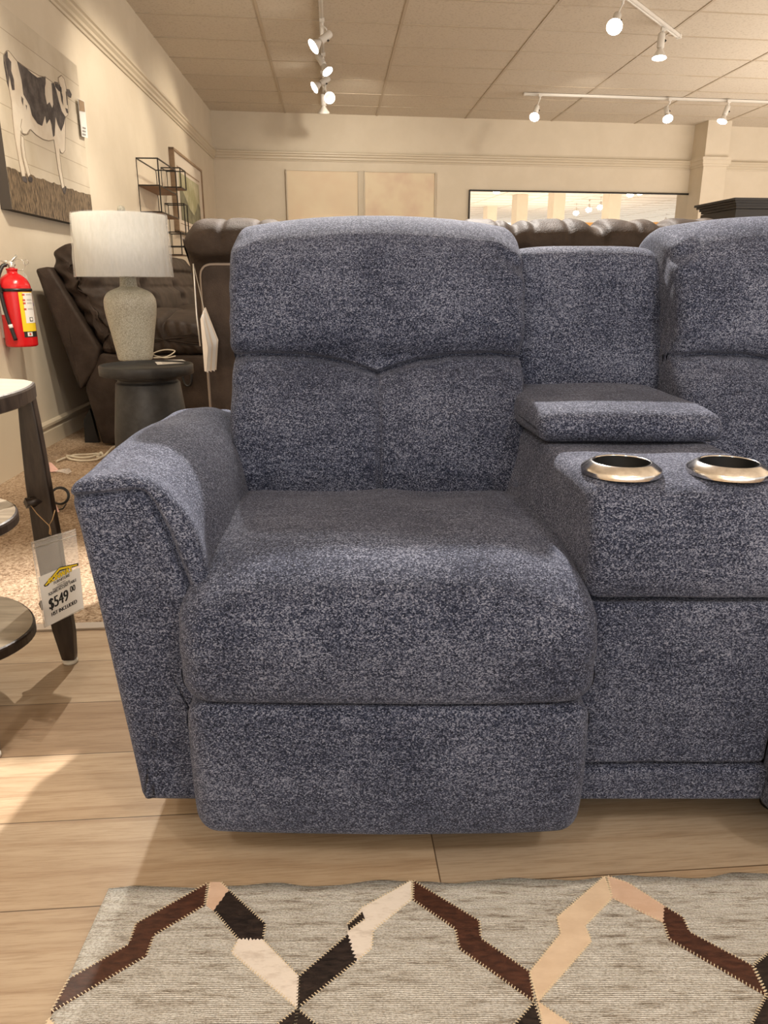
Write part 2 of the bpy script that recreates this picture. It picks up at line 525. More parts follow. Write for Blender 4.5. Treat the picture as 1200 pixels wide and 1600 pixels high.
class MB:
    """collects shapes and builds ONE mesh object"""

    def __init__(self):
        self.v, self.f, self.mi, self.sm = [], [], [], []

    def add(self, vs, fs, mi=0, smooth=False):
        n = len(self.v)
        self.v += [tuple(p) for p in vs]
        for f in fs:
            self.f.append([n + i for i in f])
            self.mi.append(mi)
            self.sm.append(smooth)

    def box(self, c, s, mi=0, rot=None):
        cx, cy, cz = c
        x, y, z = s[0] / 2, s[1] / 2, s[2] / 2
        vs = [Vector((i * x, j * y, k * z)) for i in (-1, 1) for j in (-1, 1) for k in (-1, 1)]
        if rot is not None:
            vs = [rot @ p for p in vs]
        vs = [p + Vector(c) for p in vs]
        self.add(vs, [(0, 1, 3, 2), (4, 6, 7, 5), (0, 4, 5, 1), (2, 3, 7, 6), (0, 2, 6, 4), (1, 5, 7, 3)], mi)

    def ngon(self, pts, mi=0):
        self.add(pts, [list(range(len(pts)))], mi)

    def prism(self, pts, d, mi=0, mi_side=None):
        """polygon extruded by vector d"""
        n = len(pts)
        d = Vector(d)
        a = [Vector(p) for p in pts]
        b = [p + d for p in a]
        self.add(a + b, [list(range(n))[::-1], [n + i for i in range(n)]], mi)
        self.add(a + b, [(i, (i + 1) % n, n + (i + 1) % n, n + i) for i in range(n)], mi if mi_side is None else mi_side)

    def tube(self, pts, r, n=10, mi=0, cap=True, closed=False):
        pts = [Vector(p) for p in pts]
        m = len(pts)
        rs = r if isinstance(r, (list, tuple)) else [r] * m
        t0 = (pts[1] - pts[0]).normalized()
        up = Vector((0, 0, 1)) if abs(t0.z) < 0.9 else Vector((1, 0, 0))
        nrm = t0.cross(up).normalized()
        rings = []
        for i, p in enumerate(pts):
            if closed:
                t = (pts[(i + 1) % m] - pts[i - 1]).normalized()
            else:
                t = (pts[min(i + 1, m - 1)] - pts[max(i - 1, 0)]).normalized()
            nrm = (nrm - t * nrm.dot(t))
            if nrm.length < 1e-6:
                nrm = t.orthogonal()
            nrm.normalize()
            bn = t.cross(nrm)
            rings.append([p + (nrm * math.cos(2 * PI * k / n) + bn * math.sin(2 * PI * k / n)) * rs[i] for k in range(n)])
        vs = [q for rg in rings for q in rg]
        fs = []
        for i in range(m if closed else m - 1):
            j = (i + 1) % m
            for k in range(n):
                fs.append((i * n + k, i * n + (k + 1) % n, j * n + (k + 1) % n, j * n + k))
        self.add(vs, fs, mi, True)
        if cap and not closed:
            self.add(rings[0], [list(range(n))[::-1]], mi)
            self.add(rings[-1], [list(range(n))], mi)

    def lathe(self, prof, n=48, c=(0, 0, 0), mi=0, axis=None, smooth=True, caps=True):
        """prof: (r, z) list; axis: optional direction"""
        q = Vector((0, 0, 1)).rotation_difference(Vector(axis)) if axis is not None else None
        vs = []
        for r, z in prof:
            for k in range(n):
                p = Vector((r * math.cos(2 * PI * k / n), r * math.sin(2 * PI * k / n), z))
                if q:
                    p = q @ p
                vs.append(p + Vector(c))
        fs = []
        for i in range(len(prof) - 1):
            for k in range(n):
                fs.append((i * n + k, i * n + (k + 1) % n, (i + 1) * n + (k + 1) % n, (i + 1) * n + k))
        self.add(vs, fs, mi, smooth)
        if not caps:
            return
        if prof[0][0] > 1e-5:
            self.add(vs[:n], [list(range(n))[::-1]], mi)
        if prof[-1][0] > 1e-5:
            self.add(vs[-n:], [list(range(n))], mi)

    def build(self, name, mats, parent=None, fix=True):
        me = bpy.data.meshes.new(name)
        me.from_pydata(self.v, [], self.f)
        if not isinstance(mats, (list, tuple)):
            mats = [mats]
        for m in mats:
            me.materials.append(m)
        me.polygons.foreach_set('material_index', self.mi)
        me.polygons.foreach_set('use_smooth', self.sm)
        if fix:
            bm = bmesh.new()
            bm.from_mesh(me)
            bmesh.ops.remove_doubles(bm, verts=bm.verts, dist=1e-6)
            bmesh.ops.recalc_face_normals(bm, faces=bm.faces)
            bm.to_mesh(me)
            bm.free()
        me.update()
        o = bpy.data.objects.new(name, me)
        COL.objects.link(o)
        if parent is not None:
            o.parent = parent
            o.matrix_parent_inverse = Matrix()
        return o


def tag(o, label=None, cat=None, group=None, kind=None):
    if label:
        o['label'] = label
    if cat:
        o['category'] = cat
    if group:
        o['group'] = group
    if kind:
        o['kind'] = kind
    return o


def thing(name, label, cat, loc=(0, 0, 0), rz=0.0, group=None):
    o = bpy.data.objects.new(name, None)
    o.empty_display_size = 0.05
    COL.objects.link(o)
    o.location = loc
    o.rotation_euler = (0, 0, rz)
    return tag(o, label, cat, group)


def struct(name, mb, mats):
    return tag(mb.build(name, mats), kind='structure')


def spline(pts, per=8, closed=True):
    """Catmull-Rom through 2-D/3-D points"""
    n = len(pts)
    out = []
    rng = range(n) if closed else range(n - 1)
    for i in rng:
        if closed:
            p0, p1, p2, p3 = (pts[(i + k) % n] for k in (-1, 0, 1, 2))
        else:
            p0, p1, p2, p3 = (pts[min(max(i + k, 0), n - 1)] for k in (-1, 0, 1, 2))
        for s in range(per):
            t = s / per
            out.append(tuple(0.5 * ((2 * b_) + (-a_ + c_) * t + (2 * a_ - 5 * b_ + 4 * c_ - d_) * t * t + (-a_ + 3 * b_ - 3 * c_ + d_) * t ** 3)
                             for a_, b_, c_, d_ in zip(p0, p1, p2, p3)))
    if not closed:
        out.append(tuple(pts[-1]))
    return out


def rpoly(pts, r, n=6):
    """closed polygon with rounded corners; r number or list"""
    m = len(pts)
    out = []
    for i in range(m):
        p = Vector(pts[i])
        a = Vector(pts[i - 1]) - p
        c = Vector(pts[(i + 1) % m]) - p
        rr = r[i] if isinstance(r, (list, tuple)) else r
        rr = min(rr, a.length * 0.48, c.length * 0.48)
        if rr < 1e-5:
            out.append(tuple(p))
            continue
        p0 = p + a.normalized() * rr
        p2 = p + c.normalized() * rr
        for s in range(n + 1):
            t = s / n
            q = p0 * (1 - t) ** 2 + p * 2 * t * (1 - t) + p2 * t * t
            out.append(tuple(q))
    return out


def resample(loop, N):
    pts = [Vector(p) for p in loop]
    m = len(pts)
    cum = [0.0]
    for i in range(m):
        cum.append(cum[-1] + (pts[(i + 1) % m] - pts[i]).length)
    out = []
    j = 0
    for k in range(N):
        s = cum[-1] * k / N
        while cum[j + 1] < s:
            j += 1
        seg = cum[j + 1] - cum[j]
        t = (s - cum[j]) / seg if seg > 1e-9 else 0
        out.append(pts[j].lerp(pts[(j + 1) % m], t))
    return out


def rex(mb, prof, a0, a1, r, axis='X', N=120, rings=40, k=7, deform=None, mi=0, caps=4):
    """closed profile swept along an axis between a0 and a1, ends rounded with radius r; deform moves the vertices"""
    P = resample(prof, N)
    area = sum(P[i].x * P[(i + 1) % N].y - P[(i + 1) % N].x * P[i].y for i in range(N))
    if area < 0:
        P.reverse()
    nr = []
    for i in range(N):
        t = (P[(i + 1) % N] - P[i - 1]).normalized()
        nr.append(Vector((-t.y, t.x)))
    c = sum(P, Vector((0, 0))) / N
    st = []
    for i in range(caps):
        st.append((a0, r, (i + 0.15) / caps))
    for i in range(k):
        ph = PI / 2 * (1 - i / k)
        st.append((a0 + r - r * math.sin(ph), r * (1 - math.cos(ph)), 1.0))
    for i in range(rings + 1):
        st.append((a0 + r + (a1 - a0 - 2 * r) * i / rings, 0.0, 1.0))
    for i in range(1, k + 1):
        ph = PI / 2 * i / k
        st.append((a1 - r + r * math.sin(ph), r * (1 - math.cos(ph)), 1.0))
    for i in range(caps):
        st.append((a1, r, 1 - (i + 0.85) / caps))
    vs = []
    for (a, off, s) in st:
        for i in range(N):
            q = P[i] + nr[i] * off
            q = c + (q - c) * s
            if axis == 'X':
                p = (a, q.x, q.y)
            elif axis == 'Y':
                p = (q.x, a, q.y)
            else:
                p = (q.x, q.y, a)
            if deform:
                p = deform(*p)
            vs.append(p)
    fs = []
    S = len(st)
    for i in range(S - 1):
        for j in range(N):
            fs.append((i * N + j, i * N + (j + 1) % N, (i + 1) * N + (j + 1) % N, (i + 1) * N + j))
    fs.append(list(range(N)))
    fs.append([(S - 1) * N + j for j in range(N)])
    mb.add(vs, fs, mi, True)


def gauss(d, w):
    return math.exp(-(d / w) * (d / w))


def nz(x, y, z, s=1.0):
    return noise.noise(Vector((x * s, y * s, z * s)))


def sstep(a, b, x):
    t = min(max((x - a) / (b - a), 0), 1)
    return t * t * (3 - 2 * t)


# ================================================================== SETTING
FC, FS = math.cos(math.radians(4.5)), math.sin(math.radians(4.5))


def flr(x, y, z=0.0):
    """floor frame: x along the planks, y across, origin under the camera"""
    return (x * FC - y * FS, x * FS + y * FC, z)


EDGE = 1.86
mb = MB()
mb.ngon([flr(-4, -4), flr(9, -4), flr(9, EDGE), flr(-4, EDGE)])
o = struct('floor', mb, M['planks'])
mb = MB()
mb.prism([flr(-4, EDGE + 0.02, -0.012), flr(22, EDGE + 0.02, -0.012), flr(22, 16, -0.012), flr(-4, 14, -0.012)], (0, 0, 0.016))
tag(mb.build('carpet', M['carpet']), kind='structure')
mb = MB()
mb.prism([flr(-4, EDGE - 0.012, 0.0), flr(9, EDGE - 0.012, 0.0), flr(9, EDGE + 0.024, 0.0), flr(-4, EDGE + 0.024, 0.0)], (0, 0, 0.006))
struct('trim_1', mb, M['metal_strip'])

CORNER = Vector((0, 0, 0))
# where the left wall meets the back wall
_y = (11.05 + BW_K * -1.70) / (1 - BW_K * LW_K)
CORNER = Vector((-1.70 + LW_K * _y, _y, 0))
WT = 0.12
p0 = Vector((-1.70 + LW_K * -4, -4, 0))
mb = MB()
mb.prism([p0, CORNER + BW_D * 0, CORNER - BW_D * WT, p0 - LW_N * WT], (0, 0, CEIL))
struct('wall_left', mb, M['wall'])
BE = CORNER + BW_D * 16
mb = MB()
mb.prism([CORNER - BW_D * WT, BE, BE - BW_N * WT, CORNER - BW_N * WT - BW_D * WT], (0, 0, CEIL))
struct('wall_back', mb, M['wall'])

# suspended ceiling: tiles with a raised grid of T-bars
GD = Vector((-math.sin(math.radians(3.9)), math.cos(math.radians(3.9)), 0))
GX = Vector((math.cos(math.radians(7.3)), math.sin(math.radians(7.3)), 0))
g0 = at(637, 0, Z=CEIL)
g0 = g0 + GD * ((7.40 - g0.y) / GD.y)
mb = MB()
mb.prism([(-4, -5, CEIL), (20, -5, CEIL), (20, 18, CEIL), (-4, 18, CEIL)], (0, 0, 0.05))


def inside(p):
    return (p - Vector(LW_P)).dot(LW_N) > 0 and (Vector(BW_P) - p).dot(Vector((0, 0, 0)) - BW_N) < 0


def clip_seg(p, d, L0, L1):
    """part of p + d*t inside the two walls"""
    ts = [L0, L1]
    for (q, n) in ((Vector(LW_P), LW_N), (Vector(BW_P), BW_N)):
        den = d.dot(n)
        if abs(den) < 1e-4:
            if (p - q).dot(n) < 0:
                return None
            continue
        t = (q - p).dot(n) / den
        if den > 0:
            ts[0] = max(ts[0], t)
        else:
            ts[1] = min(ts[1], t)
    return ts if ts[1] > ts[0] + 0.05 else None


for i in range(-4, 16):
    p = g0 + Vector((1, 0, 0)) * 1.22 * i
    s = clip_seg(p, GD, -12, 6)
    if s:
        a, b_ = p + GD * s[0], p + GD * s[1]
        mb.prism([a - GX * 0.012, a + GX * 0.012, b_ + GX * 0.012, b_ - GX * 0.012], (0, 0, -0.006), 1)
for j in range(-18, 12):
    p = g0 + GD * 0.625 * j
    s = clip_seg(p, GX, -8, 17)
    if s:
        a, b_ = p + GX * s[0], p + GX * s[1]
        mb.prism([a - GD * 0.009, a + GD * 0.009, b_ + GD * 0.009, b_ - GD * 0.009], (0, 0, -0.005), 1)
struct('ceiling', mb, [M['ceiling'], M['tbar']])


def moulding(mb, p, d, n, L, prof):
    """profile (out, z) swept along d"""
    p, d, n = Vector(p), Vector(d), Vector(n)
    a = [p + n * o_ + Vector((0, 0, z)) for o_, z in prof]
    mb.prism(a, d * L)


RAIL = [(0, 2.47), (0.012, 2.47), (0.016, 2.485), (0.030, 2.492), (0.030, 2.515), (0.046, 2.53), (0.046, 2.548), (0.060, 2.556),
        (0.060, 2.575), (0.05, 2.582), (0, 2.582)]
mb = MB()
moulding(mb, p0, LW_D, LW_N, (CORNER - p0).length, RAIL)
struct('trim_2', mb, M['trim'])
mb = MB()
moulding(mb, CORNER, BW_D, BW_N, 16, RAIL)
struct('trim_3', mb, M['trim'])
BASE = [(0, 0), (0.016, 0), (0.016, 0.085), (0.012, 0.092), (0.012, 0.110), (0.022, 0.114), (0.022, 0.128), (0.010, 0.136), (0, 0.140)]
mb = MB()
moulding(mb, p0, LW_D, LW_N, (CORNER - p0).length, BASE)
struct('baseboard_left', mb, M['trim'])
mb = MB()
moulding(mb, CORNER, BW_D, BW_N, 16, BASE)
struct('baseboard_back', mb, M['trim'])


def bframe(P):
    """coordinate along the back wall from the corner"""
    return (Vector(P) - CORNER).dot(BW_D)


# pilaster on the back wall
s0, s1 = bframe(bw(1107, 193, 0.35)), bframe(bw(1144, 193, 0.35))
mb = MB()


def bbox(mb, a, b_, z0, z1, o0, o1, mi=0):
    q = [CORNER + BW_D * a + BW_N * o0, CORNER + BW_D * b_ + BW_N * o0, CORNER + BW_D * b_ + BW_N * o1, CORNER + BW_D * a + BW_N * o1]
    mb.prism([x + Vector((0, 0, z0)) for x in q], (0, 0, z1 - z0), mi)


bbox(mb, s0, s1, 0, CEIL, -0.01, 0.35)
for k, (z0, z1, e) in enumerate([(2.47, 2.50, 0.02), (2.50, 2.55, 0.035), (2.55, 2.585, 0.05), (0, 0.14, 0.02)]):
    bbox(mb, s0 - e, s1 + e, z0, z1, -0.01, 0.35 + e)
struct('trim_4', mb, M['wall'])
# white boxed casing at the left wall beside the table
cP = at(26, 715, Z=0)
ls = (cP - Vector(LW_P)).dot(LW_D)
mb = MB()
q0 = Vector(LW_P) + LW_D * (ls - 0.75)
q1 = Vector(LW_P) + LW_D * (ls - 0.02)
for a, b_, o1, hh in ((0.0, 0.0, 0.10, .375), (0.03, -0.03, 0.112, .368)):
    qa, qb = q0 + LW_D * a, q1 + LW_D * b_
    mb.prism([qa, qb, qb + LW_N * o1, qa + LW_N * o1], (0, 0, hh))
struct('trim_5', mb, M['trim'])
# columns in the far right of the shop, seen in the mirror


def seen_in_mirror(u, v, Z):
    """the room point that the back-wall mirror shows at photo position (u, v)"""
    q = bw(u, v, .03)
    d = q - Vector((0, 0, H))
    d = d - BW_N * 2 * d.dot(BW_N)
    return q + d * ((Z - q.z) / d.z)


for k, (u, dist) in enumerate([(812, 9.0), (869, 8.0), (955, 7.4), (766, 12.0)]):
    q = bw(u, 330, .03)
    d = q - Vector((0, 0, H))
    d = (d - BW_N * 2 * d.dot(BW_N)).normalized()
    c = q + d * dist
    mb = MB()
    mb.box((c.x, c.y, CEIL / 2), (.30, .30, CEIL))
    mb.box((c.x, c.y, .07), (.34, .34, .14))
    struct('trim_%d' % (6 + k), mb, M['wall'])

mb = MB()
qq = []
for u in (884, 1078):
    q = bw(u, 349, .03)
    d = q - Vector((0, 0, H))
    d = d - BW_N * 2 * d.dot(BW_N)
    d.normalize()
    qq.append(q + d * 9.5)
hdz = qq[0].z
hd = (qq[1] - qq[0])
hd.z = 0
nn0 = Vector((-hd.y, hd.x, 0)).normalized() * .3
mb.prism([Vector((qq[0].x, qq[0].y, hdz - .7)), Vector((qq[1].x, qq[1].y, hdz - .7)), Vector((qq[1].x, qq[1].y, hdz - .7)) + nn0, Vector((qq[0].x, qq[0].y, hdz - .7)) + nn0], (0, 0, .7))
struct('trim_10', mb, M['orange_wood'])

# ================================================================== BLUE LOVESEAT
SHY = 0.04


def shear(x, y, z):
    return (x - SHY * (y - 1.0), y, z)


love = thing('reclining_loveseat', 'blue heather fabric reclining loveseat with a cup holder console', 'loveseat', (0, 0, 0))
FAB = M['fabric']


def seam_z(u):
    u = abs(u)
    pts = [(0, .712), (.10, .721), (.25, .733), (.5, .745), (.8, .748), (1.0, .742), (1.3, .742)]
    for (a, za), (b_, zb) in zip(pts, pts[1:]):
        if u <= b_:
            t = (u - a) / (b_ - a)
            return za + (zb - za) * t
    return .742


BACK_PROF = spline([(1.40, .40), (1.375, .47), (1.37, .54), (1.40, .63), (1.455, .70), (1.485, .74), (1.475, .78), (1.482, .84), (1.515, .92),
                    (1.555, .975), (1.61, 1.008), (1.68, 1.018), (1.75, .995), (1.79, .93), (1.79, .80), (1.74, .60), (1.68, .42), (1.55, .37)], 10)


def make_back(cx, hw, seed):
    def dfm(x, y, z):
        u = (x - cx) / hw
        front = 1 - sstep(1.56, 1.68, y)
        # narrower towards the seat, crowned at the top
        k = 0.955 + 0.030 * sstep(.50, .66, z) + 0.008 * sstep(.72, .78, z)
        # waist where the seam pulls the sides in
        k -= 0.005 * gauss(z - .742, .010)
        xx = cx + (x - cx) * k
        zz = z - 0.026 * abs(u) ** 2.2 * sstep(.85, 1.0, z)
        yy = y
        if front > 0:
            zs = seam_z(u)
            d = z - zs
            dd = 0.005 * gauss(d, .024) + 0.022 * gauss(d, .0055)
            if d < 0:
                dd -= 0.007 * gauss(d + .045, .035)
                dd += (0.008 * gauss(x - cx, .035) + 0.011 * gauss(x - cx, .0045)) * sstep(-.25, -.20, d)
                # two soft pillows either side of the centre seam
                dd -= 0.012 * gauss((abs(u) - .5), .38) * gauss(d + .10, .09)
            else:
                dd -= 0.008 * gauss(u, .75) * gauss(d - .14, .12)
            # pulled creases at the sides
            e = sstep(.72, 1.0, abs(u))
            dd += e * 0.009 * math.sin((z * 1.0 + abs(u) * .16) * 105 + seed) * (0.5 + nz(x, z, seed, 9)) * (gauss(z - .95, .06) + gauss(z - .70, .07) + .25)
            # folded bottom corners
            q = (abs(u) - .80) + (z - .50) * 2.3
            dd += 0.012 * gauss(q, .05) * (1 - sstep(.50, .56, z)) * sstep(.5, .8, abs(u))
            yy += dd * front
            xx += e * 0.004 * nz(x * 3, z * 9, seed, 3) * math.copysign(1, u)
        yy += 0.004 * nz(x, z, seed + 3, 7)
        return shear(xx, yy, zz)
    m = MB()
    rex(m, BACK_PROF, cx - hw, cx + hw, .026, 'X', 660, 150, 9, dfm)
    return m.build('backrest', FAB, love)


make_back(.006, .292, 1.3)
make_back(.882, .292, 5.1)

# middle back above the console
mid_prof = spline([(1.56, .60), (1.552, .70), (1.57, .80), (1.595, .90), (1.62, .945), (1.67, .958), (1.73, .935), (1.75, .80), (1.72, .60)], 10)


def dmid(x, y, z):
    u = (x - .449) / .165
    zz = z - 0.012 * abs(u) ** 4 * sstep(.85, .95, z)
    e = sstep(.6, 1, abs(u))
    yy = y - .006 * (1 - u * u) + 0.004 * nz(x, z, 3, 9) + e * .004 * math.sin(z * 90 + x * 40)
    return shear(x, yy, zz)


m = MB()
rex(m, mid_prof, .449 - .168, .449 + .160, .035, 'X', 220, 60, 8, dmid)
tag(m.build('middle_backrest', FAB, love))

# seat cushion
SEAT_PROF = spline([(.945, .3065), (.922, .313), (.912, .35), (.912, .42), (.938, .468), (1.00, .502), (1.10, .513), (1.25, .508), (1.38, .498),
                    (1.52, .47), (1.55, .40), (1.50, .335), (1.20, .318), (1.0, .3055)], 10)


def make_seat(cx, seed):
    hw = .298

    def dfm(x, y, z):
        u = (x - cx) / hw
        zz = z + 0.006 * (1 - u * u) * sstep(.44, .50, z)
        yy = y
        tz = sstep(.40, .50, z)
        zz -= tz * 0.024 * sstep(.55, 1.0, abs(u)) * (1 - sstep(1.0, 1.3, y))
        zz += tz * 0.004 * nz(x, y, seed, 8)
        fy = 1 - sstep(1.0, 1.2, y)
        yy += fy * (0.012 * abs(u) ** 3 + 0.003 * nz(x, z, seed, 9))
        yy += fy * sstep(.80, 1.0, abs(u)) * .0025 * math.sin(z * 120 + seed)
        # shallow dimples where people sit
        zz -= 0.006 * gauss(y - 1.33, .05) * gauss(abs(u) - .35, .25)
        return shear(x, yy, zz)
    m = MB()
    rex(m, SEAT_PROF, cx - hw, cx + hw, .040, 'X', 420, 110, 10, dfm)
    m.build('seat_cushion', FAB, love)
    fp = spline([(.950, .3045), (.924, .3005), (.915, .275), (.914, .19), (.918, .12), (.930, .083), (.96, .070), (1.02, .075), (1.03, .20), (1.02, .300)], 10)

    def dff(x, y, z):
        u = (x - cx) / .298
        yy = y + .012 * abs(u) ** 3 - .005 * gauss(z - .2, .08) + .003 * nz(x, z, seed + 2, 7)
        return shear(x, yy, z)
    m = MB()
    rex(m, fp, cx - .296, cx + .296, .036, 'X', 200, 90, 8, dff)
    m.build('footrest', FAB, love)


make_seat(.004, 2.0)
make_seat(.903, 6.0)

# armrests: an outer block with a rounded pad over the top and inner side
pad_prof = spline([(-.388, .095), (-.394, .14), (-.415, .35), (-.437, .56), (-.442, .598), (-.430, .618), (-.395, .626), (-.350, .628), (-.305, .612),
                   (-.268, .57), (-.250, .51), (-.240, .44), (-.238, .30), (-.24, .11), (-.25, .090), (-.37, .088)], 10)


def arm(mirror, cx):
    s = -1 if mirror else 1

    def T(x, y, z):
        return shear(cx + s * x if mirror else x, y, z)

    def dp(x, y, z):
        zz = z
        q = sstep(.45, .60, z)
        zz += q * (.010 * sstep(1.05, 1.3, y) - .030 * sstep(1.50, 1.68, y) + .004 * nz(x, y, 2, 8))
        q = sstep(-.38, -.28, x)
        xx = x + q * (-.010 * gauss(y - 1.03, .06) * sstep(.35, .5, z) + .006 * nz(y, z, 4, 7)) + (1 - q) * .03 * sstep(1.25, 1.7, y) * sstep(.3, .6, z)
        return T(xx, y, zz)
    seam = [Vector(p) for p in ((-.445, .592), (-.425, .598), (-.345, .605), (-.330, .602), (-.318, .588), (-.300, .545), (-.284, .49), (-.266, .42), (-.260, .33), (-.258, .08))]

    def dist(x, z):
        p = Vector((x, z))
        best, side = 9.0, 1
        for a_, b_ in zip(seam, seam[1:]):
            ab = b_ - a_
            t = max(0.0, min(1.0, (p - a_).dot(ab) / ab.dot(ab)))
            dv = p - (a_ + ab * t)
            if dv.length < best:
                best = dv.length
                side = 1 if ab.x * dv.y - ab.y * dv.x > 0 else -1
        return best * side

    def dpf(x, y, z):
        yy = y
        if y < 1.03:
            f = 1 - sstep(1.0, 1.03, y)
            d = dist(x, z)
            yy += f * (.010 * gauss(d, .0042) - .007 * sstep(0, .012, d) + .002 * nz(x, z, 8, 8) - .003 * gauss(d + .02, .02))
        return dp(x, yy, z)
    m = MB()
    rex(m, pad_prof, .990, 1.70, .024, 'Y', 330, 90, 10, dpf, caps=90)
    return m.build('armrest', FAB, love)


arm(False, 0)
arm(True, .882)

# console between the seats
CX0, CX1 = .294, .602


def cshear(x, y, z):
    k = -.055 * (y - 1.0)
    if x < .42:
        # left flank leans in towards the seat lower down
        k -= .030 * sstep(.60, .50, z) if False else .022 * (1 - sstep(.50, .60, z)) * sstep(1.05, 1.3, y)
    return shear(x + k, y, z)


cons = MB()
deck_prof = rpoly([(.998, .441), (.985, .470), (.984, .545), (1.010, .604), (1.09, .614), (1.60, .620), (1.60, .441)], [.006, .02, .03, .045, .03, .01, .01], 10)
rex(cons, deck_prof, CX0, CX1, .022, 'X', 300, 60, 8, lambda x, y, z: cshear(x, y + .003 * nz(x, z, 1, 9), z + .003 * nz(x, y, 5, 10) * sstep(.5, .6, z)))
deck = cons.build('console', FAB, love)
# wells for the two cup holders are cut out of the deck
CUPS = [at(970, 734, Z=.615), at(1137, 735, Z=.615)]
for c in CUPS:
    cm = MB()
    cm.lathe([(0.0, -.10), (.043, -.10), (.043, .06), (0.0, .06)], 40, (c.x, c.y, .60))
    cu = cm.build('cutter', FAB)
    md = deck.modifiers.new('well', 'BOOLEAN')
    md.operation = 'DIFFERENCE'
    md.solver = 'EXACT'
    md.object = cu
    bpy.context.view_layer.update()
    dg = bpy.context.evaluated_depsgraph_get()
    me = bpy.data.meshes.new_from_object(deck.evaluated_get(dg))
    deck.modifiers.clear()
    deck.data = me
    bpy.data.objects.remove(cu)
for c in CUPS:
    m = MB()
    m.lathe([(.0585, -.006), (.0590, .0005), (.0580, .003), (.0455, .0110), (.0435, .0120), (.0415, .0115), (.0410, .0105), (.0405, -.088), (.0, -.090)], 64, (c.x, c.y, .617), caps=False)
    cu = m.build('cup_holder', M['chrome'], deck)
    m = MB()
    m.lathe([(.0403, .0108), (.0395, -.084), (0.0, -.085)], 48, (c.x, c.y, .617), caps=False)
    m.build('well_liner', M['black_plastic'], cu, fix=False)
m = MB()
rex(m, rpoly([(1.0, .158), (.996, .30), (.998, .430), (1.03, .435), (1.2, .435), (1.2, .158)], [.006, .1, .008, .01, .01, .01], 8), CX0 - .004, CX1 + .002, .012, 'X', 240, 40, 5,
    lambda x, y, z: cshear(x, y - .004 * gauss(z - .3, .1) + .002 * nz(x, z, 1, 9), z))
m.build('console_front', FAB, love)
m = MB()
rex(m, rpoly([(1.0, .087), (.997, .148), (1.03, .153), (1.2, .153), (1.2, .087)], .008, 6), CX0 - .006, CX1 + .008, .008, 'X', 160, 30, 4, lambda x, y, z: cshear(x, y, z))
m.build('base_rail', FAB, love)
lid_prof = rpoly([(1.252, .621), (1.236, .640), (1.252, .668), (1.31, .678), (1.62, .682), (1.62, .621)], [.006, .02, .03, .03, .01, .01], 10)


def dlid(x, y, z):
    return cshear(x, y + .002 * nz(x, z, 3, 9), z + sstep(.63, .67, z) * (.003 * nz(x, y, 9, 9) + 0.004 * (1 - ((x - .448) / .15) ** 2)))


m = MB()
rex(m, lid_prof, CX0 - .006, CX1 + .004, .022, 'X', 240, 50, 7, dlid)
m.build('console_lid', FAB, love)
# hidden body behind and under the cushions, black feet
m = MB()
m.prism([(-.35, 1.06, .10), (1.20, 1.06, .10), (1.17, 1.68, .10), (-.38, 1.68, .10)], (0, 0, .12))
m.build('base_frame', M['black_plastic'], love)
for fx, fy in ((-.31, 1.25), (.69, 1.10), (1.15, 1.25), (-.33, 1.62), (.60, 1.62), (1.12, 1.62)):
    m = MB()
    m.lathe([(.022, 0), (.024, .01), (.020, .105)], 20, (fx, fy, 0))
    m.build('foot', M['black_plastic'], love)

# ================================================================== BROWN LEATHER SOFAS
bs = thing('leather_recliner_sofa', 'dark brown leather recliner sofa along the left wall behind the lamp', 'sofa')
YN = 4.12


def tr(pts, Y):
    return [(p.x, p.z) for p in (at(u, v, Y=Y) for u, v in pts)]


m = MB()
rex(m, rpoly(tr([(53, 420), (76, 416), (155, 545), (150, 575), (125, 610), (119, 598)], YN), .02, 5), YN, 6.9, .02, 'Y', 140, 60, 5,
    lambda x, y, z: (x - .04 * (y - YN), y + .004 * nz(x, z, 1, 6), z))
m.build('back_panel', M['leather_dark'], bs)
bprof = spline(tr([(74, 410), (78, 388), (98, 378), (122, 384), (142, 410), (150, 436), (168, 462), (178, 492), (182, 520), (172, 540), (152, 542), (112, 480), (86, 440)], YN), 10)
for i in range(3):
    y0 = YN + .02 + i * .90

    def dfm(x, y, z, y0=y0, i=i):
        v = (y - y0) / .88
        g = math.sin((z * 70) + 2 * nz(x, y, i, 4)) * .010 * (gauss(v, .12) + gauss(v - 1, .12))
        fold = .022 * gauss(z - (.97 - .1 * x * 0), .02) + .018 * gauss(z - .86, .018)
        fr = sstep(-1.85, -1.60, x)
        return (x - .04 * (y - YN) + g - fold * fr + .005 * nz(x, y, z, 6), y + .006 * math.sin(z * 75 + x * 60) * gauss(v, .1), z + .006 * nz(x, y, z + 4, 7))
    m = MB()
    rex(m, bprof, y0, y0 + .89, .10, 'Y', 180, 50, 9, dfm)
    m.build('back_cushion', M['leather_dark'] if i == 0 else M['leather_brown'], bs)
sprof = spline(tr([(156, 547), (168, 520), (200, 503), (240, 500), (300, 508), (345, 512), (352, 530), (340, 552), (250, 556), (180, 556)], YN), 10)
for i in range(3):
    y0 = YN + .01 + i * .90

    def dfs(x, y, z, i=i, y0=y0):
        v = (y - y0) / .88
        g = .006 * math.sin(x * 110 + z * 30) * gauss(v, .08)
        top = sstep(.60, .66, z)
        zz = z + top * (.05 * math.sin(PI * min(max(v, 0), 1)) - .028 * gauss(((x * 3.1 + 9) % .62) - .31, .035)) + .006 * nz(x, y, z, 6)
        return (x - .04 * (y - YN), y + g, zz)
    m = MB()
    rex(m, sprof, y0, y0 + .89, .05, 'Y', 200, 50, 6, dfs)
    m.build('seat_cushion', M['leather_brown'] if i else M['leather_dark'], bs)
side = tr([(156, 552), (182, 555), (352, 556), (356, 640), (350, 694), (160, 697), (148, 660), (131, 606)], YN)
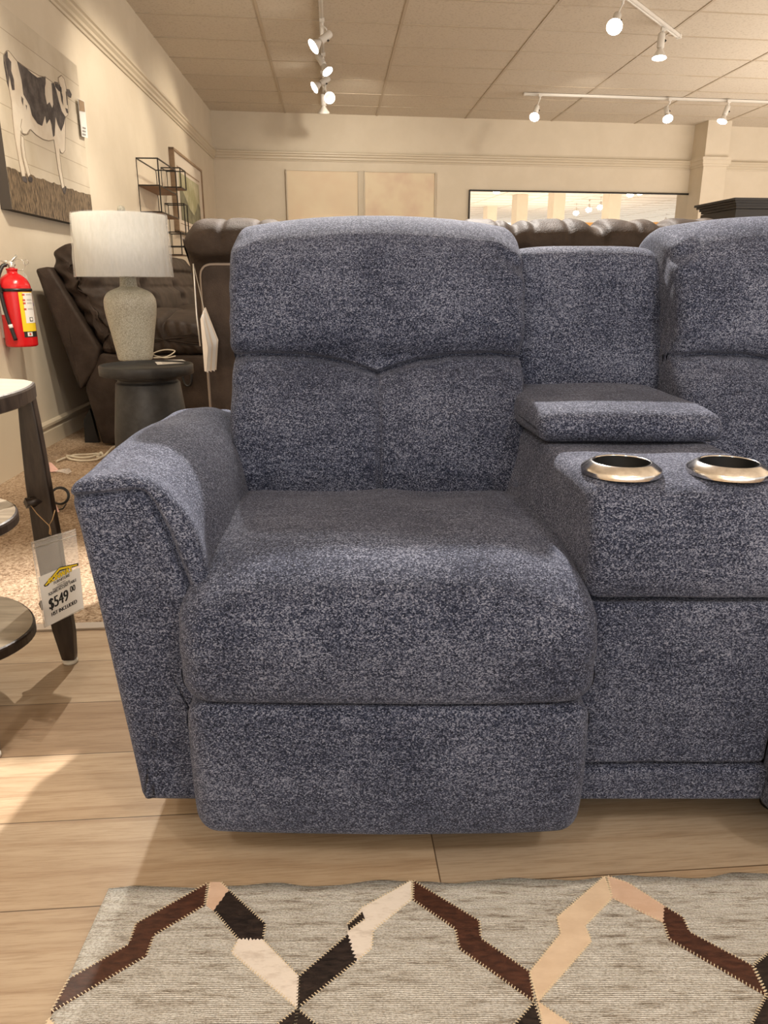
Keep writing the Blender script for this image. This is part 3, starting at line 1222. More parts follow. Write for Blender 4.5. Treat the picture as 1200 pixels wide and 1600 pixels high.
for y0 in (YN + .005, 6.78):
    m = MB()
    rex(m, rpoly(side, [.01, .02, .02, .02, .01, .02, .03, .03], 5), y0, y0 + .10, .015, 'Y', 140, 4, 5, lambda x, y, z: (x - .04 * (y - YN), y + .004 * nz(x, z, 3, 5), max(z, .02)))
    sp = m.build('side_panel', M['leather_dark'], bs)
    if y0 < 5:
        c = at(293, 588, Y=YN - .012)
        m = MB()
        m.tube([(c.x + .030 * math.cos(t) * .8, c.y - .01, c.z + .052 * math.sin(t)) for t in [2 * PI * k / 28 for k in range(28)]], .007, 8, closed=True)
        m.build('release_lever', M['black_plastic'], sp)
m = MB()
xs = [p[0] for p in side]
m.prism([(min(xs) + .12, YN + .1, .05), (max(xs) - .03, YN + .1, .05), (max(xs) - .14, 6.8, .05), (min(xs) + .02, 6.8, .05)], (0, 0, .45))
m.build('base_frame', M['leather_dark'], bs)
c = at(138, 690, Y=YN + .1)
m = MB()
m.prism([(c.x - .02, c.y, 0.004), (c.x + .06, c.y, 0.004), (c.x + .03, c.y, .20), (c.x - .012, c.y, .14)], (0, .03, 0))
m.build('foot', M['black_plastic'], bs)

# sofa back to back with the loveseat, its padded top shows above the console
ts = thing('tufted_leather_sofa', 'grey-brown leather sofa with a tufted padded top directly behind the loveseat', 'sofa')
Y2 = 2.15
L2, R2 = at(319, 500, Y=Y2).x, 1.30
zt = at(340, 411, Y=Y2).z
m = MB()


def dpan(x, y, z):
    return (x, y + .006 * nz(x, z, 1, 4), z)


front = rpoly([(L2, .05), (L2 - .005, zt), (R2, zt), (R2, .05)], [.01, .035, .035, .01], 8)
rex(m, front, Y2, Y2 + .14, .012, 'Y', 300, 8, 5, dpan, caps=10)
pn = m.build('back_panel', M['leather_brown'], ts)
m = MB()
m.tube([(x, Y2 + .004, z) for x, z in rpoly([(L2 + .004, .06), (L2 - .001, zt - .004), (R2 - .004, zt - .004), (R2 - .004, .06)], [.01, .035, .035, .01], 8)], .005, 8)
m.build('piping', M['piping'], pn)
roll = spline([(2.16, .93), (2.115, .965), (2.12, 1.015), (2.19, 1.050), (2.30, 1.052), (2.40, 1.00), (2.44, .88), (2.42, .70), (2.32, .66), (2.22, .72), (2.19, .85)], 10)
CUTS = [-.28, .13, .355, .58, .765, .94, 1.12]


def dr(x, y, z):
    g = sstep(.93, 1.02, z)
    near = min(abs(x - c) for c in CUTS)
    pull = gauss(near, .022)
    small = gauss(math.sin((x - .03) * PI / .094), .32)
    zz = z - g * (.016 * pull + .006 * small) + .004 * nz(x, y, z, 9) + g * .008 * abs(nz(x * 2, y, 2, 7))
    yy = y + .014 * pull * gauss(z - .97, .05) + .006 * small * gauss(z - 1.0, .03) + .006 * nz(x * 2, z * 2, 3, 6)
    yy += .005 * math.sin(x * 70 + z * 110) * gauss(z - .95, .03) * gauss(near, .06)
    return (x, yy, zz)


m = MB()
rex(m, roll, L2 - .045, R2 + .03, .060, 'X', 200, 460, 9, dr)
m.build('padded_top', M['leather_top'], ts)
m = MB()
rex(m, rpoly([(2.30, .08), (2.30, .50), (3.0, .50), (3.02, .08)], .04, 5), L2 + .05, R2 - .05, .03, 'X', 100, 20, 5)
m.build('seat', M['leather_brown'], ts)
for a in (L2 + .015, R2 - .145):
    m = MB()
    rex(m, rpoly([(2.29, .03), (2.29, .63), (2.95, .62), (2.98, .03)], .06, 6), a, a + .15, .03, 'X', 100, 6, 5)
    m.build('armrest', M['leather_brown'], ts)

# ================================================================== SIDE TABLE AND LAMP
ST = at(229, 573, Z=.56)
ST.z = 0
R0 = 71 * (ST.y / 1.014) / F
st = thing('round_side_table', 'black round side table with a tapered drum base under the lamp', 'side table', ST)
m = MB()
m.lathe([(R0 * .95, .528), (R0, .532), (R0, .566), (R0 * .985, .570), (R0 * .94, .570), (R0 * .925, .560), (0, .560)], 72)
m.build('tabletop', M['table_black'], st)
m = MB()
m.lathe([(.165, 0.004), (.166, .06), (.150, .30), (.128, .495), (.124, .50), (.118, .505), (.118, .512), (.130, .517), (.132, .529)], 72)
m.build('pedestal', M['table_black'], st)

# crackled ceramic
m_, nt, b = new_mat('crackled_ceramic')
v = coords(nt)
vo = node(nt, 'ShaderNodeTexVoronoi', Scale=150.0)
vo.feature = 'DISTANCE_TO_EDGE'
nt.links.new(v, vo.inputs['Vector'])
n_ = node(nt, 'ShaderNodeTexNoise', Scale=180.0, Detail=3.0)
nt.links.new(v, n_.inputs['Vector'])
rp = ramp(nt, [(0.0, (0.30, 0.29, 0.24)), (0.12, (0.44, 0.43, 0.37)), (0.4, (0.52, 0.51, 0.45))])
nt.links.new(vo.outputs[0], rp.inputs[0])
r2 = ramp(nt, [(0.35, (0.62, 0.60, 0.55)), (0.55, (1, 1, 1))])
nt.links.new(n_.outputs[0], r2.inputs[0])
nt.links.new(mix(nt, .7, rp.outputs[0], r2.outputs[0], 'MULTIPLY'), b.inputs['Base Color'])
b.inputs['Roughness'].default_value = 0.4
bump(nt, b, n_.outputs[0], 0.5, 0.0015)
LP = at(212, 562, Z=.561)
LP.z = .5605
lamp = thing('table_lamp', 'table lamp with crackled grey ceramic base and white drum shade in plastic wrap', 'lamp', LP)
kk = LP.y / 1.02 / F
m = MB()
bp = [(0, 0), (24, 0), (26, 3), (28.5, 20), (33, 50), (37, 75), (38.5, 92), (37.5, 104), (32, 114), (22, 120), (14, 123.5), (12.5, 127), (12, 139), (13, 141), (0, 141)]
m.lathe(spline([(r * kk, z * kk * .885) for r, z in bp[1:]], 5, False), 64)
m.build('lamp_base', m_, lamp)
zb = at(190, 432, Y=LP.y).z - LP.z
ztp = at(181, 336, Y=LP.y).z - LP.z
ra, rb = 71.0 * (LP.y / 1.05) / F, 69.8 * (LP.y / 1.075) / F
zn = 139 * kk * .90
m = MB()
m.lathe([(.008, zn), (.016, zn + .001), (.016, zn + .008), (.007, zn + .01), (.007, zn + .09), (.004, zn + .10), (.004, ztp - .008)], 20)
m.tube([(0, 0, ztp - .008), (-.045, 0, ztp - .02), (-.06, 0, ztp - .08), (-.03, 0, zn + .05), (0, 0, zn + .04), (.03, 0, zn + .05), (.06, 0, ztp - .08), (.045, 0, ztp - .02), (0, 0, ztp - .008)], .002, 6)
m.build('harp', M['silver'], lamp)
m = MB()
m.lathe([(ra, zb), (rb, ztp), (rb - .003, ztp), (ra - .003, zb), (ra, zb)], 72, caps=False)
sh = m.build('lamp_shade', M['shade'], lamp)
sh.location = (-.012, 0, 0)
m = MB()
for i in range(3):
    a = 2 * PI * i / 3
    m.tube([(0, 0, ztp - .012), (rb * math.cos(a), rb * math.sin(a), ztp - .012)], .0018, 6)
m.build('spider', M['silver'], sh)
m = MB()
vs, fs = [], []
NR, NA = 34, 200
for j in range(NR + 1):
    t = j / NR
    z = zb - .003 + (ztp - zb + .006) * t
    for i in range(NA):
        a = 2 * PI * i / NA
        r = ra + (rb - ra) * t + .002 + .009 * abs(noise.noise(Vector((math.cos(a) * 7, math.sin(a) * 7, z * 4)))) + .008 * abs(noise.noise(Vector((math.cos(a) * 13 + z * 9, math.sin(a) * 13, z * 6))))
        vs.append((r * math.cos(a), r * math.sin(a), z))
for j in range(NR):
    for i in range(NA):
        fs.append((j * NA + i, j * NA + (i + 1) % NA, (j + 1) * NA + (i + 1) % NA, (j + 1) * NA + i))
m.add(vs, fs, 0, True)
m.build('plastic_wrap', M['wrap'], sh)
m = MB()
m.lathe(spline([(.004, ztp - .01), (.006, ztp + .004), (.015, ztp + .012), (.0165, ztp + .022), (.012, ztp + .033), (.001, ztp + .038)], 5, False), 24)
m.build('finial', m_, lamp)
m = MB()
q = Vector((.05, .02, .006))
m.tube(spline([(.07, .03, .006), (.12, .06, .008), (.15, .10, .03), (.10, .10, .035), (.06, .06, .02), (.12, .03, .006), (.165, .05, .012)], 8, False), .0028, 8)
m.build('power_cord', M['cord_white'], lamp)
pp = at(272, 566, Z=.5615)
pc = MB()
a = [at(u, v, Z=.5622) for u, v in ((240, 563), (285, 562), (296, 567), (246, 570))]
pc.prism(a, (0, 0, .0008), 0)
for k in range(5):
    q0, q1 = at(250 + k, 563.8 + k * 1.1, Z=.5632), at(274 + k * 2, 563.4 + k * 1.0, Z=.5632)
    pc.tube([q0, q1], .0008, 4, 1)
tag(pc.build('paper_tag', [M['white_paper'], M['grey_print']]), 'small printed white paper slip lying on the black side table', 'paper')

# ================================================================== ACCENT TABLE AT THE LEFT EDGE
AT_C = Vector((-.955, 1.425, 0))
AT_H = .190
at_ = thing('accent_table', 'dark wood three-tier accent table with a pale top, cut by the left edge', 'table', AT_C)


def squircle(h, bow, cr=.02):
    pts = []
    cs = [(-h, -h), (h, -h), (h, h), (-h, h)]
    for i in range(4):
        a, b_ = Vector(cs[i]), Vector(cs[(i + 1) % 4])
        d = (b_ - a)
        n = Vector((d.y, -d.x)).normalized()
        for k in range(14):
            t = .06 + .88 * k / 13
            pts.append(tuple(a + d * t + n * bow * (1 - (2 * t - 1) ** 2)))
    return pts


def slab(name, h, bow, z0, z1, mats, r=.006):
    m = MB()
    P = squircle(h, bow)
    n = len(P)
    rings = [(z0, -.004), (z0 + .003, 0), (z1 - .006, 0), (z1 - .002, -.0015), (z1, -.005)]
    vs = []
    for z, o_ in rings:
        for p in P:
            l = math.hypot(*p)
            vs.append((p[0] * (1 + o_ / l), p[1] * (1 + o_ / l), z))
    fs = []
    for i in range(len(rings) - 1):
        for k in range(n):
            fs.append((i * n + k, i * n + (k + 1) % n, (i + 1) * n + (k + 1) % n, (i + 1) * n + k))
    m.add(vs, fs, 1)
    m.add(vs[:n], [list(range(n))[::-1]], 1)
    m.add(vs[-n:], [list(range(n))], 0)
    return m.build(name, mats, at_)


slab('tabletop', AT_H + .006, .046, .648, .682, [M['table_top'], M['table_wood']])
slab('shelf', AT_H - .052, .058, .400, .424, [M['shelf_wood'], M['table_wood']])
slab('shelf', AT_H - .055, .066, .150, .176, [M['shelf_wood'], M['table_wood']])
lp_px = [(29, 632), (33, 678), (41, 755), (46, 788), (56, 856), (64, 898), (82, 979), (98, 1027), (117, 1025), (115, 985), (111.5, 964), (98.5, 882), (91, 831), (82, 786),
         (70, 716), (59.5, 659), (50, 615), (48, 603), (28, 606)]
LEGP = [(p.x - (-.765), p.z) for p in (at(u, v, Y=1.61) for u, v in lp_px)]
zmin = min(p[1] for p in LEGP)
LEGP = [(x, z - zmin + .008 if z < .1 else min(z, .655)) for x, z in LEGP]
for sx, sy in ((1, 1), (1, -1), (-1, 1), (-1, -1)):
    m = MB()
    pr = [(x if sx > 0 else -x, z) for x, z in LEGP]
    cx, cy = sx * AT_H, sy * AT_H
    rex(m, pr, cy - .012, cy + .012, .003, 'Y', 120, 4, 3, lambda x, y, z, cx=cx: (cx + x, y, z))
    lg = m.build('leg', M['table_wood'], at_)
    fx = sum(x for x, z in pr if z < .02) / max(1, len([1 for x, z in pr if z < .02]))
    m = MB()
    m.lathe([(.015, 0.0), (.018, .002), (.018, .008), (.014, .011)], 20, (cx + fx, cy, 0))
    m.build('felt_foot', M['foot_clear'], lg)
    for z in (.412, .163):
        m = MB()
        a = Vector((cx * .80, cy * .86, z))
        b_ = Vector((cx - .012 * sx, cy, z))
        m.tube([a, b_], .0125, 4)
        m.build('stretcher', M['table_wood'], at_)

# price tag in a clear sleeve hanging from the table leg
TY = 1.575
tg = thing('price_tag', 'white $549 price tag in a clear sleeve hanging on twine from the accent table', 'price tag')


def tp(u, v, off=0.0):
    return at(u, v, Y=TY + off)


m = MB()
m.prism([tp(48.5, 847), tp(118, 826), tp(131, 951), tp(69.5, 981.5)], (0, .0008, 0))
sl = m.build('sleeve', M['clear'], tg)
m = MB()
m.tube([tp(49.5, 850, -.001), tp(118.5, 828, -.001)], .0007, 6)
m.tube([tp(52, 857, -.001), tp(119, 836, -.001)], .0007, 6)
m.tube([tp(49, 847, -.001), tp(69.5, 981, -.001), tp(131, 951, -.001)], .0006, 6)
m.build('sleeve_edge', M['silver'], sl)
m = MB()
m.prism([tp(60, 902, -.001), tp(104, 884, -.001), tp(128, 930, -.001), tp(71, 980, -.001)], (0, .0006, 0))
m.build('back_card', M['white_paper'], tg)
m = MB()
m.prism([tp(62, 909, -.003), tp(124.5, 887, -.003), tp(130.5, 949, -.003), tp(71.5, 980.5, -.003)], (0, .0006, 0))
pcard = m.build('card', M['white_paper'], tg)
O_ = tp(71.5, 980.5, -.0036)
EX = (tp(130.5, 949, -.0036) - O_)
EY = (tp(61.5, 908, -.0036) - O_)
CW, CH = EX.length, EY.length


def text_mesh(s, size, off=0.0, sx=1.0):
    cu = bpy.data.curves.new('t', 'FONT')
    cu.body = s
    cu.size = size
    cu.offset = off
    cu.align_x = 'CENTER'
    o = bpy.data.objects.new('t', cu)
    COL.objects.link(o)
    bpy.context.view_layer.update()
    me = bpy.data.meshes.new_from_object(o.evaluated_get(bpy.context.evaluated_depsgraph_get()))
    vs = [(v.co.x * sx, v.co.y) for v in me.vertices]
    fs = [tuple(p.vertices) for p in me.polygons]
    bpy.data.objects.remove(o)
    bpy.data.curves.remove(cu)
    bpy.data.meshes.remove(me)
    return vs, fs


def put_text(name, s, size, cx, cy, mat, off=0.0, sx=1.0, lift=0.0, parent=None):
    """cx, cy as fractions of the card"""
    vs, fs = text_mesh(s, size, 0.0, sx)
    m = MB()
    for dx in ((-off, 0, off) if off else (0,)):
        m.add([O_ + EX * cx + EY * cy + EX.normalized() * (x + dx) + EY.normalized() * y + Vector((0, -lift - abs(dx + off) * .05, 0)) for x, y in vs], fs)
    return m.build(name, mat, parent or pcard, fix=False)


S_ = CH / 74.0
put_text('price', '$549', 24 * S_, .41, .315, M['ink'], .0011, .72)
put_text('price_cents', '00', 13 * S_, .79, .44, M['ink'], .0006, .72)
put_text('small_print', 'HST INCLUDED', 8.4 * S_, .52, .16, M['ink'], .0006, .78)
put_text('small_print', 'SQUARE ACCENT TABLE', 6.2 * S_, .54, .605, M['ink'], .0003, .72)
put_text('small_print', 'MAGNUSSEN T5602-02', 4.2 * S_, .52, .665, M['ink'], .0001, .72)
put_text('small_print', 'REGULAR PRICE', 2.6 * S_, .53, .72, M['ink'], 0, .8)
put_text('logo_lettering', 'CONWAY', 11.2 * S_, .525, .845, M['ink'], .0014, .83)
put_text('logo_lettering', 'CONWAY', 11.2 * S_, .525, .848, M['yellow'], .0008, .83, .0003)
put_text('logo_lettering', 'FURNITURE', 6.0 * S_, .55, .775, M['ink'], .0003, .90)


def cpt(x, y, l=0.0):
    return O_ + EX * x + EY * y + Vector((0, -l, 0))


m = MB()
roof = [(.16, .835), (.53, 1.00), (.97, .905), (.97, .93), (.53, 1.045), (.12, .86)]
m.ngon([cpt(x, y) for x, y in [(.11, .83), (.19, .815), (.53, .975), (.99, .885), (1.0, .94), (.53, 1.06), (.09, .87)]], 1)
m.ngon([cpt(x, y, .0003) for x, y in roof], 0)
m.build('logo_roof', [M['yellow'], M['ink']], pcard, fix=False)
m = MB()
m.tube([at(u, v, Y=y) for u, v, y in ((48, 790, 1.585), (58, 803, 1.57), (76.5, 821, 1.57), (82, 812, 1.57), (86, 797, 1.585))], .0011, 6)
m.tube([tp(76.5, 820), tp(79, 828, -.002), tp(80, 836), tp(77, 834), tp(78, 824)], .0012, 6)
m.build('twine', M['twine'], tg)

# ================================================================== RUG
RZ = .010
TL = at(170, 1388, Z=RZ)
TR_ = at(1200, 1366, Z=RZ)
BLd = (at(75, 1600, Z=RZ) - TL)
rx = (TR_ - TL)
rug = thing('area_rug', 'grey-beige flatwoven rug with cowhide lattice strips in front of the loveseat', 'rug', (TL.x, TL.y, 0))
R_O = Vector((TL.x, TL.y, 0))
m = MB()
NX, NY = 160, 40
Lx, Ly = rx * 1.55, BLd * 3.4
vs = []
for z in (0.002, RZ):
    for j in range(NY + 1):
        for i in range(NX + 1):
            p = TL + Lx * (i / NX) + Ly * (j / NY) - R_O
            wob = .004 * math.sin(i * .33) + .004 * nz(i * .21, 3, 1)
            if j == 0:
                p.y += wob
            p.z = z + (.0012 * nz(p.x, p.y, 1, 6) if z > .005 else 0)
            vs.append(p)
fs = []
n1 = (NX + 1) * (NY + 1)
for j in range(NY):
    for i in range(NX):
        a = j * (NX + 1) + i
        fs.append((n1 + a, n1 + a + 1, n1 + a + NX + 2, n1 + a + NX + 1))
        fs.append((a, a + NX + 1, a + NX + 2, a + 1))
for i in range(NX):
    fs.append((i, i + 1, n1 + i + 1, n1 + i))
    a = NY * (NX + 1) + i
    fs.append((a, n1 + a, n1 + a + 1, a + 1))
for j in range(NY):
    a = j * (NX + 1)
    fs.append((a, n1 + a, n1 + a + NX + 1, a + NX + 1))
    a += NX
    fs.append((a, a + NX + 1, n1 + a + NX + 1, n1 + a))
m.add(vs, fs, 0, True)
m.build('woven_field', M['rug'], rug)


def c7(x, y):
    return (x / 2, y / 2 + 1180)


def c8(x, y):
    return (x / 2 + 600, y / 2 + 1180)


def rag(p, q, n=16, amp=2.2, seed=1):
    r_ = random.Random(seed)
    out = []
    for i in range(n + 1):
        t = i / n
        e = amp * (1 if i % 2 else -1) * r_.uniform(.2, 1) if 0 < i < n else 0
        dx, dy = q[0] - p[0], q[1] - p[1]
        l = math.hypot(dx, dy)
        out.append((p[0] + dx * t - dy / l * e, p[1] + dy * t + dx / l * e))
    return out


V1, V2, V3 = (465, 1577), (836, 1567), (1197, 1557)
rB = rag((334, 1424), (358, 1392), 10, 1.5, 3)
rB2 = rag((411, 1470), (372, 1469), 14, 3.0, 4)
rC = rag((557, 1503), (543, 1462), 14, 3.0, 5)
rF = rag((1036, 1442), (1038, 1417), 10, 2.0, 6)
strips = [
    ([(325, 1381), (213, 1444), (201, 1477), (108, 1531), (80, 1583), (229, 1495), (241, 1463), (320, 1416)], 'hide_dark', 'dark brown cowhide strip'),
    ([(328, 1380), (345, 1380)] + rB[::-1] + [(322, 1415)], 'hide_pink', 'pale tan cowhide tip'),
    (rB + [(415, 1445)] + rB2, 'hide_black', 'black cowhide patch'),
    (rB2[::-1] + [(411, 1470), (467, 1527), (465, 1577), (362, 1490)], 'hide_white', 'white cowhide strip'),
    ([(465, 1577), (467, 1527), (543, 1462)] + rC[::-1][1:], 'hide_black', 'black cowhide strip'),
    (rC + [(543, 1448), (565, 1420), (643, 1377), (643, 1407), (583, 1455), (581, 1483)], 'hide_white', 'white cowhide strip'),
    ([c8(92, 395), c8(298, 520), c8(303, 575), c8(455, 680), c8(470, 775), c8(235, 607), c8(222, 545), c8(90, 455)], 'hide_dark', 'dark brown cowhide strip'),
    ([c8(455, 680), c8(552, 560), c8(540, 510), c8(690, 380), c8(712, 450), c8(628, 535), c8(648, 583), c8(480, 775)], 'hide_cream', 'cream cowhide strip'),
    ([c8(697, 380), c8(760, 400)] + rF[::-1] + [c8(712, 447)], 'hide_pink', 'pale tan cowhide strip'),
    (rF + [c8(935, 510), c8(955, 555), c8(1150, 660), c8(1195, 755), c8(890, 578)], 'hide_dark', 'dark brown cowhide strip'),
    ([(1177, 1510), (1253, 1445), (1253, 1431), (1345, 1368), (1347, 1396), (1293, 1440), (1291, 1470), (1199, 1557)], 'hide_black', 'black cowhide strip'),
]
strips.append(([(543, 1447), (566, 1427), (570, 1438), (545, 1456)], 'hide_black', 'small black cowhide patch'))
mirr = [(0, 'hide_cream'), (3, 'hide_black'), (4, 'hide_black'), (6, 'hide_black'), (7, 'hide_cream'), (9, 'hide_black'), (10, 'hide_cream')]
Va, Vb = at(*V1, Z=RZ), at(*V3, Z=RZ)


def reflect(p):
    d = (Vb - Va)
    d.z = 0
    d.normalize()
    r_ = p - Va
    k = d * r_.dot(d)
    return Va + k * 2 - r_ + Vector((0, 0, 0)) if False else Va + k - (r_ - k)


allp = [([at(u, v, Z=RZ) for u, v in pts], mt, lb) for pts, mt, lb in strips]
for i, mt in mirr:
    pts = [reflect(p) for p in allp[i][0]]
    if i == 0:
        pts = [p for p in pts]
    allp.append((pts, mt, {'hide_cream': 'cream cowhide strip', 'hide_black': 'black cowhide strip'}[mt]))
for k, (pts, mt, lb) in enumerate(allp):
    small = 'small' in lb
    top = RZ + .0022 + (.0008 if small else 0)
    P = [Vector((p.x, p.y, RZ - .002)) - R_O for p in pts]
    m = MB()
    m.prism(P, (0, 0, top - RZ + .002))
    th = 2 if mt in ('hide_dark', 'hide_black') else 1
    n = len(P)
    for i in range(n):
        a, b_ = P[i], P[(i + 1) % n]
        L_ = (b_ - a).length
        if L_ < .02:
            continue
        d = (b_ - a).normalized()
        nn = Vector((-d.y, d.x, 0))
        cnt = int(L_ / .0045)
        for s in range(cnt):
            c = a + d * (s + .5) * .0045
            c.z = top
            m.box(c, (.0011, .0040, .0008), 1, Matrix.Rotation(math.atan2(nn.y, nn.x) - PI / 2 + .25, 3, 'Z'))
    ob = m.build('hide_strip', [M[mt], M['thread']], rug, fix=False)
    ob['label'] = lb

# ================================================================== LEFT WALL: PAINTING, PICTURE, SHELVES, EXTINGUISHER


def wthing(name, label, cat, P, rz=LW_R):
    return thing(name, label, cat, P, rz)


def wl(o, P, R):
    """world point to the local frame of a thing turned by R"""
    return Matrix.Rotation(-R, 3, 'Z') @ (Vector(P) - Vector(o.location))


OFF = .055
A_ = lw(144, 328, OFF)
Bc = lw(19, 327, OFF)
Tc = lw(119, 102, OFF)
cow = wthing('cow_painting', 'large canvas painting of a black and white cow on the left wall', 'painting', lw(144, 328))
lA, lB, lT = (wl(cow, p, LW_R) for p in (A_, Bc, Tc))
y_ = lA.y
xL, xR = lB.x, max(lA.x, lT.x)
zB, zT = lB.z, lT.z
mp, nt, b = new_mat('painted_pale_boards')
v = coords(nt)
wv = nt.nodes.new('ShaderNodeTexBrick')
wv.offset = 0.0
wv.inputs['Scale'].default_value = 1.0
wv.inputs['Brick Width'].default_value = 40.0
wv.inputs['Row Height'].default_value = .118
wv.inputs['Mortar Size'].default_value = .0022
wv.inputs['Color1'].default_value = (.62, .55, .44, 1)
wv.inputs['Color2'].default_value = (.66, .59, .48, 1)
wv.inputs['Mortar'].default_value = (.42, .35, .26, 1)
cx_ = nt.nodes.new('ShaderNodeSeparateXYZ')
cb = nt.nodes.new('ShaderNodeCombineXYZ')
nt.links.new(v, cx_.inputs[0])
nt.links.new(cx_.outputs[0], cb.inputs[0])
nt.links.new(cx_.outputs[2], cb.inputs[1])
nt.links.new(cb.outputs[0], wv.inputs['Vector'])
nn_ = node(nt, 'ShaderNodeTexNoise', Scale=6.0, Detail=4.0)
nt.links.new(v, nn_.inputs['Vector'])
rr = ramp(nt, [(.35, (.86, .84, .80)), (.6, (1, 1, 1))])
nt.links.new(nn_.outputs[0], rr.inputs[0])
nt.links.new(mix(nt, .8, wv.outputs[0], rr.outputs[0], 'MULTIPLY'), b.inputs['Base Color'])
b.inputs['Roughness'].default_value = .75
M['boards'] = mp
M['grass_paint'] = mat_noise('painted_grass', (.045, .032, .022), (.33, .24, .15), 30, .8, (5, 1, .8), .38, .66)
m = MB()
m.prism([(xL, 0, zB), (xR, 0, zB), (xR, 0, zT), (xL, 0, zT)], (0, y_, 0), 0, 1)
cv = m.build('canvas', [M['boards'], M['canvas_side']], cow)


def cp(pts, off=0.0):
    out = []
    for x, y in pts:
        q = wl(cow, lw(x / 5.7125, 60 + y / 5.7125, OFF), LW_R)
        out.append(Vector((q.x, y_ - .0010 - off, q.z)))
    return out


m = MB()
g = [(66, 1150)]
r_ = random.Random(4)
for i in range(46):
    t = i / 45
    g.append((66 + (812 - 66) * t, 1150 + 252 * t + r_.uniform(-9, 9)))
gl = cp([(p[0], p[1]) for p in g])
gl = [p for p in gl]
m.ngon([Vector((xL, gl[0].y, zB))] + [Vector((xL, gl[0].y, gl[0].z))] + gl[1:] + [Vector((xR, gl[0].y, gl[-1].z)), Vector((xR, gl[0].y, zB))])
m.build('painted_grass', M['grass_paint'], cow, fix=False)
body = [(58, 110), (75, 112), (90, 130), (145, 200), (240, 270), (350, 335), (400, 345), (440, 372), (470, 398), (500, 400), (520, 410), (518, 350), (545, 330), (570, 362), (585, 430), (600, 560),
        (608, 650), (600, 690), (580, 700), (580, 850), (578, 1000), (560, 1025), (540, 1020), (528, 985), (532, 1050), (545, 1170), (572, 1330), (565, 1362), (548, 1330), (515, 1160), (492, 1000), (478, 905),
        (430, 914), (380, 900), (320, 862), (270, 812), (250, 850), (215, 862), (195, 850), (180, 822), (178, 880), (178, 960), (190, 1060), (215, 1160), (222, 1232), (192, 1232), (172, 1130), (148, 990),
        (128, 880), (108, 690), (98, 560), (76, 440), (60, 300), (38, 200), (34, 140)]
leg2 = [(182, 860), (206, 880), (212, 960), (225, 1060), (268, 1215), (248, 1240), (228, 1180), (200, 1060), (186, 960)]
patches = [
    [(50, 108), (62, 120), (66, 170), (95, 210), (96, 290), (120, 370), (126, 460), (104, 462), (78, 330), (74, 440), (62, 400), (30, 220), (28, 150)],
    [(148, 205), (190, 240), (235, 270), (280, 312), (330, 350), (402, 338), (404, 400), (396, 440), (398, 500), (415, 590), (438, 568), (462, 620), (472, 590), (455, 398), (478, 402), (500, 470), (522, 560),
     (548, 650), (580, 700), (568, 760), (542, 830), (512, 770), (492, 700), (484, 868), (470, 880), (456, 770), (440, 720), (412, 765), (398, 690), (372, 782), (330, 760), (282, 690), (260, 600), (205, 500), (188, 370)],
    [(480, 385), (510, 392), (545, 440), (548, 480), (520, 470), (488, 430)],
    [(588, 450), (615, 455), (636, 500), (630, 532), (605, 520), (590, 480)],
    [(524, 372), (536, 440), (556, 520), (560, 600), (546, 560), (530, 460)],
    [(582, 470), (592, 480), (602, 600), (594, 590)],
    [(578, 620), (600, 630), (606, 672), (590, 664)],
    [(186, 515), (204, 540), (202, 600), (188, 560)],
    [(224, 590), (236, 600), (234, 640)],
    [(190, 1232), (222, 1228), (240, 1255), (238, 1292), (200, 1275)],
    [(246, 1238), (268, 1232), (288, 1250), (282, 1288), (250, 1275)],
    [(550, 1340), (585, 1318), (590, 1340), (578, 1392), (560, 1375)],
]
m = MB()
for q in (leg2, body):
    ol = [(x, y) for x, y in q]
    m.ngon(cp(q, .0008), 0)
    m.tube(cp(q + [q[0]], .0006), .0022, 5, 2)
for q in patches:
    m.ngon(cp(q, .0018), 1)
m.tube(cp([(190, 720), (180, 790), (200, 848), (235, 856), (262, 812)], .001), .002, 5, 2)
m.build('painted_cow', [M['cow_white'], M['cow_dark'], M['cow_line']], cow, fix=False)

tgp = lw(128, 180, .075)
ct = wthing('price_card', 'small white price card hanging at the right edge of the cow painting', 'price tag', tgp)
m = MB()
m.prism([wl(ct, lw(u, v, .075), LW_R) for u, v in ((122, 154), (132, 158), (137.5, 216), (128.5, 213))], (0, .004, 0), 0)
m.ngon([wl(ct, lw(u, v, .077), LW_R) for u, v in ((123, 155), (131.5, 159), (133, 175), (124, 173))], 1)
for v in (198, 203, 208):
    m.ngon([wl(ct, lw(u, w_, .077), LW_R) for u, w_ in ((129, v), (134, v + 1.5), (134.2, v + 4), (129.2, v + 2.5))], 2)
m.build('card', [M['white_paper'], M['frame_tan'], M['grey_print']], ct, fix=False)

# framed landscape
fp_ = thing('framed_landscape', 'tan-framed hazy green landscape picture on the left wall beyond the wire shelf', 'picture', lw(281, 363), LW_R)
OF2 = .05
f1 = [wl(fp_, lw(u, v, OF2), LW_R) for u, v in ((281, 363), (270, 229), (315, 265))]
fx0, fx1, fz0, fz1 = f1[0].x, f1[2].x + .02, f1[0].z, f1[1].z
fy = f1[0].y
m = MB()
bw_ = .022
for (a, b_, c, d) in ((fx0, fx1, fz0, fz0 + bw_), (fx0, fx1, fz1 - bw_, fz1), (fx0, fx0 + bw_, fz0, fz1), (fx1 - bw_, fx1, fz0, fz1)):
    m.box(((a + b_) / 2, fy / 2, (c + d) / 2), (b_ - a, abs(fy), d - c))
m.build('frame', M['frame_tan'], fp_)
m = MB()
m.box(((fx0 + fx1) / 2, fy * .6, (fz0 + fz1) / 2), (fx1 - fx0 - .02, .01, fz1 - fz0 - .02), 0)
yy = fy * .6 - .0065
W_, Hh = fx1 - fx0, fz1 - fz0


def ip(x, z, l=0):
    return (fx0 + W_ * x, yy - l, fz0 + Hh * z)


